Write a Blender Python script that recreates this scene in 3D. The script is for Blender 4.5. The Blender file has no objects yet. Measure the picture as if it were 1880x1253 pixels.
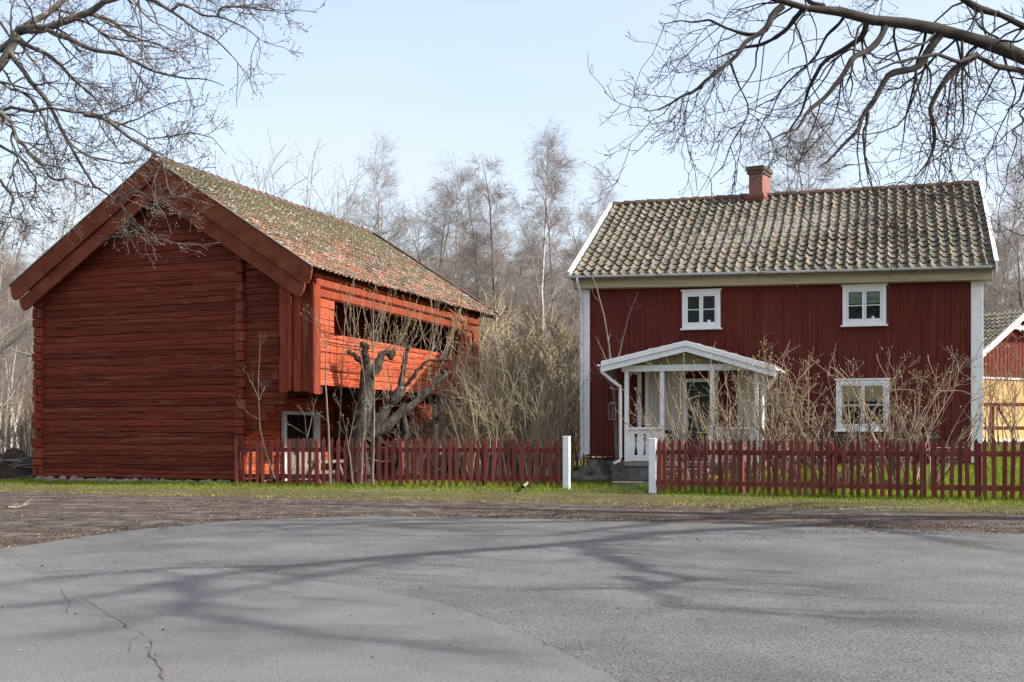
import bpy, math, random
import numpy as np
from mathutils import Vector
R = math.radians
rng = np.random.default_rng(7)
random.seed(7)
sc = bpy.context.scene
COL = sc.collection
# ------------------------------------------------------------ camera, sky, sun, exposure
CH, F, CX, HY = 1.4, 2200.0, 940.0, 800.0           # camera height, focal length and horizon in photograph pixels
cd = bpy.data.cameras.new('camera'); cam = bpy.data.objects.new('camera', cd); COL.objects.link(cam)
cd.sensor_width = 36.0; cd.lens = 36.0 * F / 1880.0
cd.shift_y = (HY - 626.5) / 1880.0
cd.clip_end = 3000.0
cam.location = (0, 0, CH); cam.rotation_euler = (R(90), 0, 0)
sc.camera = cam
SUN_AZ, SUN_EL = R(-16), R(37)                       # azimuth from +X towards +Y
w = bpy.data.worlds.new('World'); sc.world = w; w.use_nodes = True
nt = w.node_tree; bg = nt.nodes['Background']
sky = nt.nodes.new('ShaderNodeTexSky'); sky.sky_type = 'NISHITA'; sky.sun_disc = False
sky.sun_elevation = SUN_EL; sky.sun_rotation = math.pi / 2 - SUN_AZ
sky.air_density = 1.0; sky.dust_density = 3.2; sky.ozone_density = 1.0; sky.altitude = 0
# thin high cloud veil over the blue
wc = nt.nodes.new('ShaderNodeTexCoord'); wm = nt.nodes.new('ShaderNodeMapping'); wm.inputs['Scale'].default_value = (1.2, 1.2, 4.0)
wn = nt.nodes.new('ShaderNodeTexNoise'); wn.inputs['Scale'].default_value = 1.6; wn.inputs['Detail'].default_value = 5; wn.inputs['Roughness'].default_value = .45
wr = nt.nodes.new('ShaderNodeMapRange'); wr.inputs[1].default_value = .3; wr.inputs[2].default_value = .75; wr.inputs[3].default_value = .25; wr.inputs[4].default_value = .72
wx = nt.nodes.new('ShaderNodeMix'); wx.data_type = 'RGBA'; wx.inputs[7].default_value = (2.65, 2.78, 2.95, 1)
nt.links.new(wc.outputs['Generated'], wm.inputs[0]); nt.links.new(wm.outputs[0], wn.inputs[0]); nt.links.new(wn.outputs[0], wr.inputs[0]); nt.links.new(wr.outputs[0], wx.inputs[0])
nt.links.new(sky.outputs[0], wx.inputs[6]); nt.links.new(wx.outputs[2], bg.inputs[0]); bg.inputs[1].default_value = 0.15
sl = bpy.data.lights.new('sun', 'SUN'); sl.energy = 3.4; sl.angle = R(0.8); sl.color = (1.0, 0.93, 0.82)
so = bpy.data.objects.new('sun', sl); COL.objects.link(so)
sd = Vector((math.cos(SUN_EL) * math.cos(SUN_AZ), math.cos(SUN_EL) * math.sin(SUN_AZ), math.sin(SUN_EL)))
so.rotation_euler = sd.to_track_quat('Z', 'Y').to_euler()
sc.view_settings.view_transform = 'Standard'; sc.view_settings.look = 'None'
sc.view_settings.exposure = 1.22; sc.view_settings.gamma = 1.0
sc.cycles.max_bounces = 6; sc.cycles.transparent_max_bounces = 8

def at(px, py, Y):                                    # a pixel of the photograph at depth Y
    return np.array([(px - CX) * Y / F, Y, CH + (HY - py) * Y / F])

# ------------------------------------------------------------ materials
def mat(name, stops, scale=3.0, detail=6.0, stretch=(1, 1, 1), rough=0.85, bump=0.0, bscale=None,
        second=None, island=0.0, spec=0.3, attr=None, distort=0.0, crack=None, grad=None):
    m = bpy.data.materials.new(name); m.use_nodes = True
    t = m.node_tree; n = t.nodes; l = t.links
    b = n['Principled BSDF']; b.inputs['Roughness'].default_value = rough
    b.inputs['Specular IOR Level'].default_value = spec
    tc = n.new('ShaderNodeTexCoord'); mp = n.new('ShaderNodeMapping'); mp.inputs['Scale'].default_value = stretch
    l.new(tc.outputs['Object'], mp.inputs[0])
    nz = n.new('ShaderNodeTexNoise'); nz.inputs['Scale'].default_value = scale; nz.inputs['Detail'].default_value = detail
    nz.inputs['Roughness'].default_value = 0.65; nz.inputs['Distortion'].default_value = distort
    l.new(mp.outputs[0], nz.inputs[0])
    rp = n.new('ShaderNodeValToRGB'); e = rp.color_ramp.elements
    while len(e) > 1: e.remove(e[0])
    e[0].position = stops[0][0]; e[0].color = (*stops[0][1], 1)
    for p, c in stops[1:]:
        x = e.new(p); x.color = (*c, 1)
    fac = nz.outputs[0]
    if island or attr:
        if attr == 'object':
            gi = n.new('ShaderNodeObjectInfo'); src = gi.outputs['Random']
        elif attr:
            gi = n.new('ShaderNodeAttribute'); gi.attribute_name = attr; src = gi.outputs['Fac']
        else:
            gi = n.new('ShaderNodeNewGeometry'); src = gi.outputs['Random Per Island']
        mx = n.new('ShaderNodeMix'); mx.data_type = 'FLOAT'; mx.inputs[0].default_value = island or 0.5
        l.new(fac, mx.inputs[2]); l.new(src, mx.inputs[3]); fac = mx.outputs[0]
    l.new(fac, rp.inputs[0]); col = rp.outputs[0]
    if second:                                        # (colour, scale, lo, hi, stretch): patches of another colour
        c2, s2, lo, hi, st2 = second
        m2 = n.new('ShaderNodeMapping'); m2.inputs['Scale'].default_value = st2; m2.inputs['Location'].default_value = (3.1, 7.7, 1.3)
        l.new(tc.outputs['Object'], m2.inputs[0])
        n2 = n.new('ShaderNodeTexNoise'); n2.inputs['Scale'].default_value = s2; n2.inputs['Detail'].default_value = 8
        n2.inputs['Roughness'].default_value = 0.7
        l.new(m2.outputs[0], n2.inputs[0])
        mr = n.new('ShaderNodeMapRange'); mr.inputs[1].default_value = lo; mr.inputs[2].default_value = hi
        src2 = n2.outputs[0]
        if grad:                                      # the patches thicken with height
            sz = n.new('ShaderNodeSeparateXYZ'); l.new(tc.outputs['Object'], sz.inputs[0])
            ma = n.new('ShaderNodeMath'); ma.operation = 'MULTIPLY_ADD'; ma.inputs[1].default_value = grad[1]; ma.inputs[2].default_value = -grad[0] * grad[1]
            l.new(sz.outputs[2], ma.inputs[0]); mb_ = n.new('ShaderNodeMath'); mb_.operation = 'ADD'; l.new(ma.outputs[0], mb_.inputs[0]); l.new(src2, mb_.inputs[1]); src2 = mb_.outputs[0]
        l.new(src2, mr.inputs[0])
        mc = n.new('ShaderNodeMix'); mc.data_type = 'RGBA'; l.new(mr.outputs[0], mc.inputs[0])
        l.new(col, mc.inputs[6]); mc.inputs[7].default_value = (*c2, 1); col = mc.outputs[2]
    if crack:                                         # (colour, stretch, scale, lo, hi)
        c3, st3, s3, lo, hi = crack
        m3 = n.new('ShaderNodeMapping'); m3.inputs['Scale'].default_value = st3; m3.inputs['Location'].default_value = (9.1, 2.7, 5.3)
        l.new(tc.outputs['Object'], m3.inputs[0])
        n3 = n.new('ShaderNodeTexNoise'); n3.inputs['Scale'].default_value = s3; n3.inputs['Detail'].default_value = 3
        l.new(m3.outputs[0], n3.inputs[0])
        mr = n.new('ShaderNodeMapRange'); mr.inputs[1].default_value = lo; mr.inputs[2].default_value = hi
        l.new(n3.outputs[0], mr.inputs[0])
        mc = n.new('ShaderNodeMix'); mc.data_type = 'RGBA'; l.new(mr.outputs[0], mc.inputs[0])
        l.new(col, mc.inputs[6]); mc.inputs[7].default_value = (*c3, 1); col = mc.outputs[2]
    l.new(col, b.inputs['Base Color'])
    if bump:
        nb = nz
        if bscale:
            nb = n.new('ShaderNodeTexNoise'); nb.inputs['Scale'].default_value = bscale; nb.inputs['Detail'].default_value = 5
            nb.inputs['Roughness'].default_value = 0.7
            l.new(mp.outputs[0], nb.inputs[0])
        bp = n.new('ShaderNodeBump'); bp.inputs['Strength'].default_value = 1.0; bp.inputs['Distance'].default_value = bump
        l.new(nb.outputs[0], bp.inputs['Height']); l.new(bp.outputs[0], b.inputs['Normal'])
    return m

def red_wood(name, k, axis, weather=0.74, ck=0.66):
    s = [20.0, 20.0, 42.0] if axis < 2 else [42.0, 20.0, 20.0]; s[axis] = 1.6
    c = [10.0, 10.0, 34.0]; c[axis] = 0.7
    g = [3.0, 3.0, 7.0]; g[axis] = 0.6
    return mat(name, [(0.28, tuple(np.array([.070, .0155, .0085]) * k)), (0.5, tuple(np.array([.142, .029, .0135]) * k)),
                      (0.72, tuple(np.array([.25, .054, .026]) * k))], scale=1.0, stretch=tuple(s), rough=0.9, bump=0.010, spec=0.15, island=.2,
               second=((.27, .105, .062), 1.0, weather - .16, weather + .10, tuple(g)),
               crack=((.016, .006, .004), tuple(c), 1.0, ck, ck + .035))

M = {}
M['logx'] = red_wood('barn_red_logs_shade_tone', .88, 0, .70, .635)  # gable copy of the barn red, kept dark as the shaded side
M['logy'] = red_wood('barn_red_logs_sun_tone', 2.5, 1, .72, .60)  # same barn red brightened: sunlight on the long side is put into the colour
M['plankz'] = red_wood('barn_red_upright_plank', 1.15, 2, .70)
M['barge'] = mat('barn_red_bargeboard', [(0.25, (.09, .022, .011)), (0.5, (.155, .040, .018)), (0.8, (.22, .075, .038))], scale=1.6, stretch=(1, 1, 1.6), bump=.006, bscale=9, spec=.15)
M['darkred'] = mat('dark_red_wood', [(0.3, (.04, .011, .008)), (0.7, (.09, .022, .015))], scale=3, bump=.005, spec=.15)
M['cottage'] = mat('cottage_red_paint', [(0.3, (.10, .0205, .0155)), (0.7, (.155, .0345, .025))], scale=1.0, stretch=(9, 9, .7), rough=.85, bump=.004, bscale=3, spec=.15,
                   second=((.13, .040, .033), 1.3, .5, .8, (1, 1, .35)))
M['fence'] = mat('fence_red_paint', [(0.25, (.105, .025, .020)), (0.5, (.165, .040, .031)), (0.75, (.23, .066, .051))], attr='object', island=.4, scale=2, stretch=(6, 6, .8), rough=.8, bump=.003, spec=.2,
                 second=((.09, .055, .048), 6, .66, .8, (1, 1, 1)))
M['white'] = mat('white_paint', [(0.3, (.70, .71, .72)), (0.7, (.82, .82, .82))], scale=4, rough=.6, bump=.002, bscale=30,
                 second=((.35, .34, .31), 5, .68, .85, (1, 1, .5)))
M['worn'] = mat('worn_white_paint', [(0.3, (.5, .52, .54)), (0.6, (.68, .69, .70))], scale=4, rough=.7, bump=.003, bscale=30,
                second=((.16, .17, .19), 14, .56, .66, (1, 1, .4)))
M['cream'] = mat('cream_weathered_boards', [(0.3, (.33, .265, .155)), (0.5, (.42, .355, .22)), (0.7, (.48, .42, .29))], scale=1.5, stretch=(.5, 4, 8), rough=.75, bump=.003,
                 second=((.33, .22, .12), 2.0, .58, .8, (.6, 2, 5)))
M['creamwall'] = mat('porch_panel_paint', [(0.3, (.42, .40, .33)), (0.7, (.55, .53, .46))], scale=2, stretch=(4, 4, .6), rough=.7)
M['tileh'] = mat('cottage_roof_tiles', [(0.24, (.075, .07, .06)), (0.38, (.125, .115, .095)), (0.52, (.165, .147, .118)), (0.66, (.195, .158, .125)), (0.80, (.24, .150, .115))], scale=22, detail=8, rough=.95, bump=.006, bscale=60, attr='rnd', spec=.1, island=.38,
                 second=((.095, .10, .05), 1.6, .5, .72, (1, 1, 1)), crack=((.07, .07, .058), (1, 1, 1), 5.0, .50, .68))
M['tileb'] = mat('barn_roof_tiles', [(0.2, (.035, .03, .022)), (0.34, (.085, .072, .054)), (0.44, (.125, .105, .08)), (0.54, (.17, .115, .075)), (0.62, (.27, .095, .048)), (0.74, (.27, .225, .19))], scale=6, detail=8, rough=.95, bump=.006, bscale=60, attr='rnd', spec=.1, island=.42,
                 second=((.088, .080, .046), 2.2, .43, .62, (1, 1, 1)), grad=(7.5, .10), crack=((.36, .34, .31), (1, 1, 1), 11.0, .595, .65))
M['ridge'] = mat('dark_ridge_tiles', [(0.3, (.06, .045, .04)), (0.6, (.13, .08, .06)), (.8, (.25, .10, .06))], scale=7, rough=.9, bump=.005)
M['stone'] = mat('rubble_stone', [(0.25, (.07, .06, .05)), (0.5, (.17, .15, .13)), (0.75, (.30, .27, .24))], scale=3, rough=.95, bump=.03, bscale=6,
                 second=((.09, .11, .04), 2, .55, .7, (1, 1, 1)))
M['rubble'] = mat('crumbling_plastered_rubble', [(0.3, (.10, .085, .07)), (0.5, (.20, .175, .15)), (0.7, (.33, .29, .26))], scale=2.2, rough=.95, bump=.03, bscale=7,
                 second=((.06, .055, .045), 3.2, .48, .56, (1, 1, 1)))
M['granite'] = mat('pink_fieldstone', [(0.3, (.13, .09, .08)), (0.6, (.26, .19, .17)), (0.8, (.35, .28, .25))], scale=5, rough=.9, bump=.01)
M['brick'] = None
M['dark'] = mat('near_black', [(0.3, (.012, .011, .01)), (0.7, (.025, .022, .02))], scale=3, rough=1, spec=0)  # shade of unlit interiors put into the colour; also colours the barrow wheel
M['greywood'] = mat('weathered_grey_wood', [(0.25, (.10, .085, .07)), (0.5, (.22, .20, .17)), (0.75, (.34, .32, .29))], scale=1, stretch=(14, 14, 1), rough=.95, bump=.006)
M['door'] = mat('dark_green_door_paint', [(0.3, (.008, .022, .016)), (0.7, (.014, .035, .025))], scale=3, rough=.45)
M['furn'] = mat('dark_garden_wood', [(0.3, (.02, .024, .022)), (0.7, (.05, .055, .05))], scale=4, stretch=(2, 2, 8), rough=.6)
M['yellow'] = mat('yellow_ochre_boards', [(0.3, (.38, .25, .10)), (0.7, (.50, .35, .16))], scale=1, stretch=(10, 10, .6), rough=.8)
M['metal'] = mat('dull_metal', [(0.3, (.12, .12, .13)), (0.7, (.25, .25, .26))], scale=4, rough=.4)
M['orange'] = mat('orange_plastic', [(0.3, (.75, .16, .01)), (0.7, (.85, .24, .02))], scale=3, rough=.4)
M['fabric'] = mat('pale_curtain', [(0.3, (.26, .28, .21)), (0.7, (.38, .40, .32))], scale=2, stretch=(20, 20, 1), rough=1)
M['blind'] = mat('tan_blind', [(0.3, (.62, .44, .27)), (0.7, (.72, .54, .36))], scale=2, rough=1)
M['bark_r'] = mat('dark_limb_bark', [(0.3, (.022, .018, .015)), (0.6, (.05, .042, .036)), (0.85, (.10, .088, .075))], scale=6, rough=.95, bump=.02, bscale=14,
                  second=((.16, .15, .03), 5, .66, .74, (1, 1, 1)))
M['bark_l'] = mat('lichen_bark', [(0.3, (.035, .031, .026)), (0.5, (.095, .085, .073)), (0.74, (.25, .24, .215))], scale=6, rough=.95, bump=.01, bscale=14,
                  second=((.30, .26, .06), 4, .62, .72, (1, 1, 1)))
M['sapling'] = mat('sapling_bark', [(0.3, (.09, .075, .058)), (0.55, (.17, .145, .115)), (0.8, (.28, .25, .20))], scale=6, rough=.95, bump=.004, bscale=30)
M['bark_old'] = mat('old_pollard_bark', [(0.3, (.014, .012, .010)), (0.5, (.042, .035, .029)), (0.75, (.12, .105, .09))], scale=9, stretch=(1, 1, .4), rough=1, bump=.09, bscale=11,
                    second=((.22, .25, .20), 5, .56, .7, (1, 1, 1)))
M['birch'] = mat('birch_bark', [(0.35, (.05, .045, .04)), (0.47, (.42, .38, .33)), (0.7, (.68, .64, .58))], scale=3, stretch=(1, 1, 1.2), rough=.8)
M['twig_b'] = mat('haze_pale_twigs', [(0.3, (.19, .155, .14)), (0.7, (.33, .28, .26))], scale=1, rough=.9, island=.5)  # paler than real twigs: haze of distance lifted into the colour
M['twig_g'] = mat('grey_twigs', [(0.3, (.15, .13, .11)), (0.7, (.30, .265, .23))], scale=1, rough=.9, island=.5)
M['twig_y'] = mat('straw_twigs', [(0.3, (.24, .19, .12)), (0.7, (.46, .38, .25))], scale=2, rough=.9, island=.5)
M['twig_r'] = mat('reddish_twigs', [(0.3, (.20, .08, .05)), (0.7, (.36, .17, .10))], scale=2, rough=.9, island=.5)
M['twig_l'] = mat('lilac_stems', [(0.3, (.14, .10, .07)), (0.55, (.26, .20, .145)), (0.8, (.40, .33, .25))], scale=4, rough=.9, island=.35)
M['bud_y'] = mat('yellow_green_buds', [(0.3, (.28, .21, .06)), (0.7, (.46, .38, .10))], scale=2, rough=.7, island=.7)
M['bud_r'] = mat('red_brown_buds', [(0.3, (.10, .035, .025)), (0.7, (.26, .13, .08))], scale=2, rough=.7, island=.7)
M['grass'] = mat('spring_grass', [(0.15, (.05, .085, .012)), (0.45, (.10, .17, .02)), (0.7, (.16, .24, .035)), (0.9, (.30, .27, .10))], scale=.8, rough=.8, island=.6, spec=.2)
M['straw'] = mat('dry_grass', [(0.2, (.10, .085, .035)), (0.5, (.20, .17, .07)), (0.8, (.32, .27, .13))], scale=1, rough=.9, island=.6)
M['leaf'] = mat('dead_leaves', [(0.15, (.035, .02, .012)), (0.5, (.11, .062, .033)), (0.88, (.30, .20, .12))], scale=1, rough=.9, island=.8)
M['flower'] = mat('yellow_petals', [(0.3, (.75, .55, .02)), (0.7, (.85, .68, .06))], scale=1, rough=.6)
M['soil'] = mat('ground_turf', [(0.3, (.05, .05, .02)), (0.5, (.085, .085, .03)), (0.7, (.13, .11, .055))], scale=.9, detail=10, rough=1, bump=.03, bscale=8, spec=.1,
                second=((.085, .06, .038), 1.5, .45, .6, (1, 1, 1)))
M['gravel'] = mat('reddish_gravel', [(0.38, (.038, .031, .028)), (0.5, (.080, .066, .060)), (0.62, (.15, .127, .115))], scale=2.2, detail=12, rough=1, bump=.015, bscale=30, spec=.1,
                  second=((.05, .034, .022), .8, .46, .60, (.45, 1.8, 1)), crack=((.26, .22, .20), (1, 1, 1), 60, .62, .68))
def asphalt(name, a, b, sp):
    return mat(name, [(0.38, a), (0.62, b)], scale=.55, detail=14, rough=.9, bump=.012, bscale=45, spec=.2,
               second=((.02, .02, .02), 48, .56 + sp, .66 + sp, (1, 1, 1)), crack=((.27, .265, .26), (1, 1, 1), 105, .60, .68))
M['asphalt'] = asphalt('coarse_asphalt', (.100, .100, .099), (.168, .167, .164), -.06)
M['asphalt2'] = asphalt('smooth_asphalt', (.112, .113, .115), (.156, .156, .156), .0)
M['tar'] = mat('crack_filling', [(0.35, (.045, .04, .034)), (0.6, (.12, .09, .06))], scale=9, rough=1)

def translucent(m, k):
    t = m.node_tree; n = t.nodes; l = t.links; b = n['Principled BSDF']; o = n['Material Output']
    tr = n.new('ShaderNodeBsdfTranslucent'); mx = n.new('ShaderNodeMixShader'); mx.inputs[0].default_value = k
    l.new(b.inputs['Base Color'].links[0].from_socket, tr.inputs[0]); l.new(b.outputs[0], mx.inputs[1]); l.new(tr.outputs[0], mx.inputs[2]); l.new(mx.outputs[0], o.inputs[0])
M['grass'] = mat('spring_grass', [(0.15, (.05, .10, .012)), (0.45, (.15, .25, .022)), (0.7, (.30, .39, .03)), (0.9, (.46, .42, .09))], scale=.8, rough=.7, island=.6, spec=.2)
translucent(M['grass'], .45); translucent(M['bud_y'], .3)

def brick_mat():
    m = bpy.data.materials.new('chimney_brick'); m.use_nodes = True; t = m.node_tree; n = t.nodes; l = t.links
    b = n['Principled BSDF']; b.inputs['Roughness'].default_value = .9
    tc = n.new('ShaderNodeTexCoord'); sx = n.new('ShaderNodeSeparateXYZ'); cb = n.new('ShaderNodeCombineXYZ')
    ad = n.new('ShaderNodeMath'); ad.operation = 'ADD'
    l.new(tc.outputs['Object'], sx.inputs[0]); l.new(sx.outputs[0], ad.inputs[0]); l.new(sx.outputs[1], ad.inputs[1])
    l.new(ad.outputs[0], cb.inputs[0]); l.new(sx.outputs[2], cb.inputs[1])
    br = n.new('ShaderNodeTexBrick'); l.new(cb.outputs[0], br.inputs[0])
    br.inputs['Scale'].default_value = 1.0; br.inputs['Brick Width'].default_value = .24; br.inputs['Row Height'].default_value = .075
    br.inputs['Mortar Size'].default_value = .008
    br.inputs['Color1'].default_value = (.17, .055, .04, 1); br.inputs['Color2'].default_value = (.26, .10, .075, 1); br.inputs['Mortar'].default_value = (.22, .15, .12, 1)
    l.new(br.outputs[0], b.inputs['Base Color'])
    return m
M['brick'] = brick_mat()
def glass_mat():
    m = bpy.data.materials.new('window_glass'); m.use_nodes = True; t = m.node_tree; n = t.nodes; l = t.links
    for x in list(n): n.remove(x)
    o = n.new('ShaderNodeOutputMaterial'); mx = n.new('ShaderNodeMixShader'); tr = n.new('ShaderNodeBsdfTransparent'); gl = n.new('ShaderNodeBsdfGlossy')
    tr.inputs[0].default_value = (.86, .89, .87, 1); gl.inputs['Roughness'].default_value = .02
    lw = n.new('ShaderNodeFresnel'); lw.inputs[0].default_value = 1.25
    l.new(lw.outputs[0], mx.inputs[0]); l.new(tr.outputs[0], mx.inputs[1]); l.new(gl.outputs[0], mx.inputs[2]); l.new(mx.outputs[0], o.inputs[0])
    return m
M['glass'] = glass_mat()

# ------------------------------------------------------------ mesh helpers
def tag(o, label=None, cat=None, group=None, kind=None):
    if label: o['label'] = label
    if cat: o['category'] = cat
    if group: o['group'] = group
    if kind: o['kind'] = kind
    return o
def empty(name, loc=(0, 0, 0), rz=0.0, label=None, cat=None, group=None):
    o = bpy.data.objects.new(name, None); COL.objects.link(o); o.location = loc; o.rotation_euler = (0, 0, rz)
    o.empty_display_size = .3
    return tag(o, label, cat, group)
def copy_tree(o, parent=None):
    c = o.copy(); COL.objects.link(c); c.parent = parent
    for ch in list(o.children): copy_tree(ch, c)
    return c
def fast_mesh(name, V, Q, m, parent=None, smooth=False, attr=None):
    """one mesh object from numpy arrays"""
    V = np.ascontiguousarray(V, dtype=np.float32).reshape(-1, 3); Q = np.ascontiguousarray(Q, dtype=np.int32); k = Q.shape[1]
    me = bpy.data.meshes.new(name); me.vertices.add(len(V)); me.vertices.foreach_set('co', V.ravel())
    me.loops.add(Q.size); me.loops.foreach_set('vertex_index', Q.ravel())
    me.polygons.add(len(Q)); me.polygons.foreach_set('loop_start', np.arange(0, Q.size, k, dtype=np.int32))
    if attr is not None:
        a = me.attributes.new('rnd', 'FLOAT', 'FACE'); a.data.foreach_set('value', np.asarray(attr, dtype=np.float32))
    me.update(calc_edges=True)
    if smooth: me.polygons.foreach_set('use_smooth', np.ones(len(Q), dtype=bool))
    me.materials.append(m)
    o = bpy.data.objects.new(name, me); COL.objects.link(o)
    if parent: o.parent = parent
    if name in ('buds', 'twigs', 'shoots', 'brushwood', 'leaves', 'blooms'): o['kind'] = 'stuff'
    return o

class MB:
    def __init__(s): s.v = []; s.f = []
    def quad(s, a, b, c, d):
        n = len(s.v); s.v += [tuple(a), tuple(b), tuple(c), tuple(d)]; s.f.append((n, n + 1, n + 2, n + 3))
    def box(s, x0, x1, y0, y1, z0, z1):
        s.hexa([(x0, y0, z0), (x1, y0, z0), (x1, y1, z0), (x0, y1, z0), (x0, y0, z1), (x1, y0, z1), (x1, y1, z1), (x0, y1, z1)])
    def hexa(s, p):
        n = len(s.v); s.v += [tuple(q) for q in p]
        for f in ((0, 3, 2, 1), (4, 5, 6, 7), (0, 1, 5, 4), (1, 2, 6, 5), (2, 3, 7, 6), (3, 0, 4, 7)): s.f.append(tuple(n + i for i in f))
    def bar(s, a, b, w, h=None, up=(0, 0, 1)):         # a rectangular bar from a to b
        h = h or w; a = Vector(a); b = Vector(b); d = (b - a).normalized(); u = Vector(up)
        if abs(d.dot(u)) > .99: u = Vector((0, 1, 0))
        x = d.cross(u).normalized() * w / 2; y = x.cross(d).normalized() * h / 2
        s.hexa([a - x - y, a + x - y, b + x - y, b - x - y, a - x + y, a + x + y, b + x + y, b - x + y])
    def prism(s, pts, d):                              # polygon (3-D points) extruded by vector d
        n = len(s.v); k = len(pts); d = np.array(d)
        s.v += [tuple(p) for p in pts] + [tuple(np.array(p) + d) for p in pts]
        s.f.append(tuple(range(n + k - 1, n - 1, -1))); s.f.append(tuple(range(n + k, n + 2 * k)))
        for i in range(k):
            j = (i + 1) % k; s.f.append((n + i, n + j, n + k + j, n + k + i))
    def tube(s, pts, r, sides=10, cap=True):
        pts = [Vector(p) for p in pts]; rs = r if hasattr(r, '__len__') else [r] * len(pts); n = len(s.v)
        for i, p in enumerate(pts):
            t = (pts[min(i + 1, len(pts) - 1)] - pts[max(i - 1, 0)]).normalized()
            u = Vector((0, 0, 1)) if abs(t.z) < .9 else Vector((1, 0, 0)); x = t.cross(u).normalized(); y = t.cross(x)
            for k in range(sides):
                a = 2 * math.pi * k / sides; s.v.append(tuple(p + (x * math.cos(a) + y * math.sin(a)) * rs[i]))
        for i in range(len(pts) - 1):
            for k in range(sides):
                k2 = (k + 1) % sides; a = n + i * sides
                s.f.append((a + k, a + k2, a + sides + k2, a + sides + k))
        if cap:
            s.f.append(tuple(n + k for k in range(sides))); m = n + (len(pts) - 1) * sides; s.f.append(tuple(m + k for k in range(sides - 1, -1, -1)))
    def build(s, name, m, parent=None, warp=None, bevel=0.0, smooth=False):
        me = bpy.data.meshes.new(name); vs = [warp(*v) for v in s.v] if warp else s.v
        me.from_pydata(vs, [], s.f); me.update(); me.materials.append(m)
        import bmesh
        b = bmesh.new(); b.from_mesh(me); bmesh.ops.recalc_face_normals(b, faces=b.faces); b.to_mesh(me); b.free()
        if smooth: me.polygons.foreach_set('use_smooth', np.ones(len(me.polygons), dtype=bool))
        o = bpy.data.objects.new(name, me); COL.objects.link(o)
        if parent: o.parent = parent
        if bevel:
            md = o.modifiers.new('bevel', 'BEVEL'); md.width = bevel; md.segments = 1; md.limit_method = 'ANGLE'
        return o

def blob(c, r, seed, n=2, noise=.18):                  # an irregular stone
    import bmesh
    b = bmesh.new(); bmesh.ops.create_icosphere(b, subdivisions=n, radius=1.0)
    rr = np.random.default_rng(seed); k = rr.normal(size=(4, 3)) * 1.6; ph = rr.uniform(0, 6, 4)
    V = np.array([v.co[:] for v in b.verts]); fcs = [[v.index for v in f.verts] for f in b.faces]; b.free()
    d = 1 + noise * np.sin(V @ k.T + ph).mean(1) * 2
    return V * d[:, None] * np.array(r) + np.array(c), fcs

# ------------------------------------------------------------ ground height
def sstep(x): x = np.clip(x, 0, 1); return x * x * (3 - 2 * x)
def fence_y(x):
    return np.where(x < 3.4, 31.4 - .22 * (x - 1.4), np.where(x < 9.0, 29.1 - .554 * (x - 3.4), 26.0 - .33 * (x - 9)))
def gz(x, y):
    x = np.asarray(x, float); y = np.asarray(y, float)
    d = y - fence_y(x)
    z = .50 * sstep((d - .2) / 6.0) * sstep((x - 3.2) / 2.6)
    z = z + .55 * sstep((y - 31.5) / 6) * sstep((x - 11.0) / 2.5)
    z = z + .16 * sstep((y - 31.5) / 3) * sstep((x - .6) / 1.2) * (1 - sstep((x - 3.2) / 2.6))
    z = z + 7.0 * sstep((y - 60) / 160)
    z = z + .03 * np.sin(x * .9) * np.sin(y * .7) * sstep((y - 30) / 5)
    return z
def gzf(x, y): return float(gz(x, y))

def sheet(name, xs, ys, fz, m, kind='structure'):
    X, Y = np.meshgrid(xs, ys); Z = fz(X, Y); nx, ny = len(xs), len(ys)
    V = np.stack([X, Y, Z], -1).reshape(-1, 3)
    i = np.arange(nx - 1)[None, :] + nx * np.arange(ny - 1)[:, None]; i = i.ravel()
    o = fast_mesh(name, V, np.stack([i, i + 1, i + nx + 1, i + nx], 1), m, smooth=True); tag(o, kind=kind); return o
xs = np.unique(np.concatenate([np.linspace(-400, -40, 30), np.linspace(-40, 40, 200), np.linspace(40, 400, 30)]))
ys = np.unique(np.concatenate([np.linspace(-40, 20, 30), np.linspace(20, 60, 130), np.linspace(60, 700, 60)]))
tag(sheet('ground', xs, ys, gz, M['soil']), 'rough turf ground running back under the barn, cottage and wood')

def gpt(px, py): Y = F * CH / (py - HY); return ((px - CX) * Y / F, Y)
def interp_edge(pts, x):
    P = np.array([gpt(*p) for p in pts]); return np.interp(x, P[:, 0], P[:, 1])
def wob(x, a, s): return a * (np.sin(x * 2.1 + s) + .6 * np.sin(x * 5.3 + 2 * s) + .4 * np.sin(x * 11.7 + s * 3)) / 2
verge = [(-700, 897), (0, 903), (400, 912), (900, 922), (1200, 928), (1500, 934), (1880, 943), (2600, 962)]
redge = [(-900, 1075), (0, 1010), (230, 976), (450, 956), (690, 949), (1000, 954), (1300, 963), (1880, 981), (2600, 1008)]
def strip(name, far, near_y, z, m, wa, seed):
    x = np.linspace(-40, 40, 500); yf = interp_edge(far, x) + wob(x, wa, seed) + rng.normal(0, wa * .25, len(x))
    k = 14; t = np.linspace(0, 1, k)[:, None]; Y = near_y * (1 - t) + yf[None, :] * t; X = np.broadcast_to(x, Y.shape)
    V = np.stack([X, Y, np.full_like(X, z)], -1).reshape(-1, 3); n = len(x)
    i = (np.arange(n - 1)[None, :] + n * np.arange(k - 1)[:, None]).ravel()
    return tag(fast_mesh(name, V, np.stack([i, i + 1, i + n + 1, i + n], 1), m), kind='structure')
strip('gravel_verge', verge, -30, .004, M['gravel'], .16, 1.0)
tag(strip('road', redge, -35, .009, M['asphalt'], .05, 2.0), 'grey asphalt road surface in the foreground')
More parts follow.
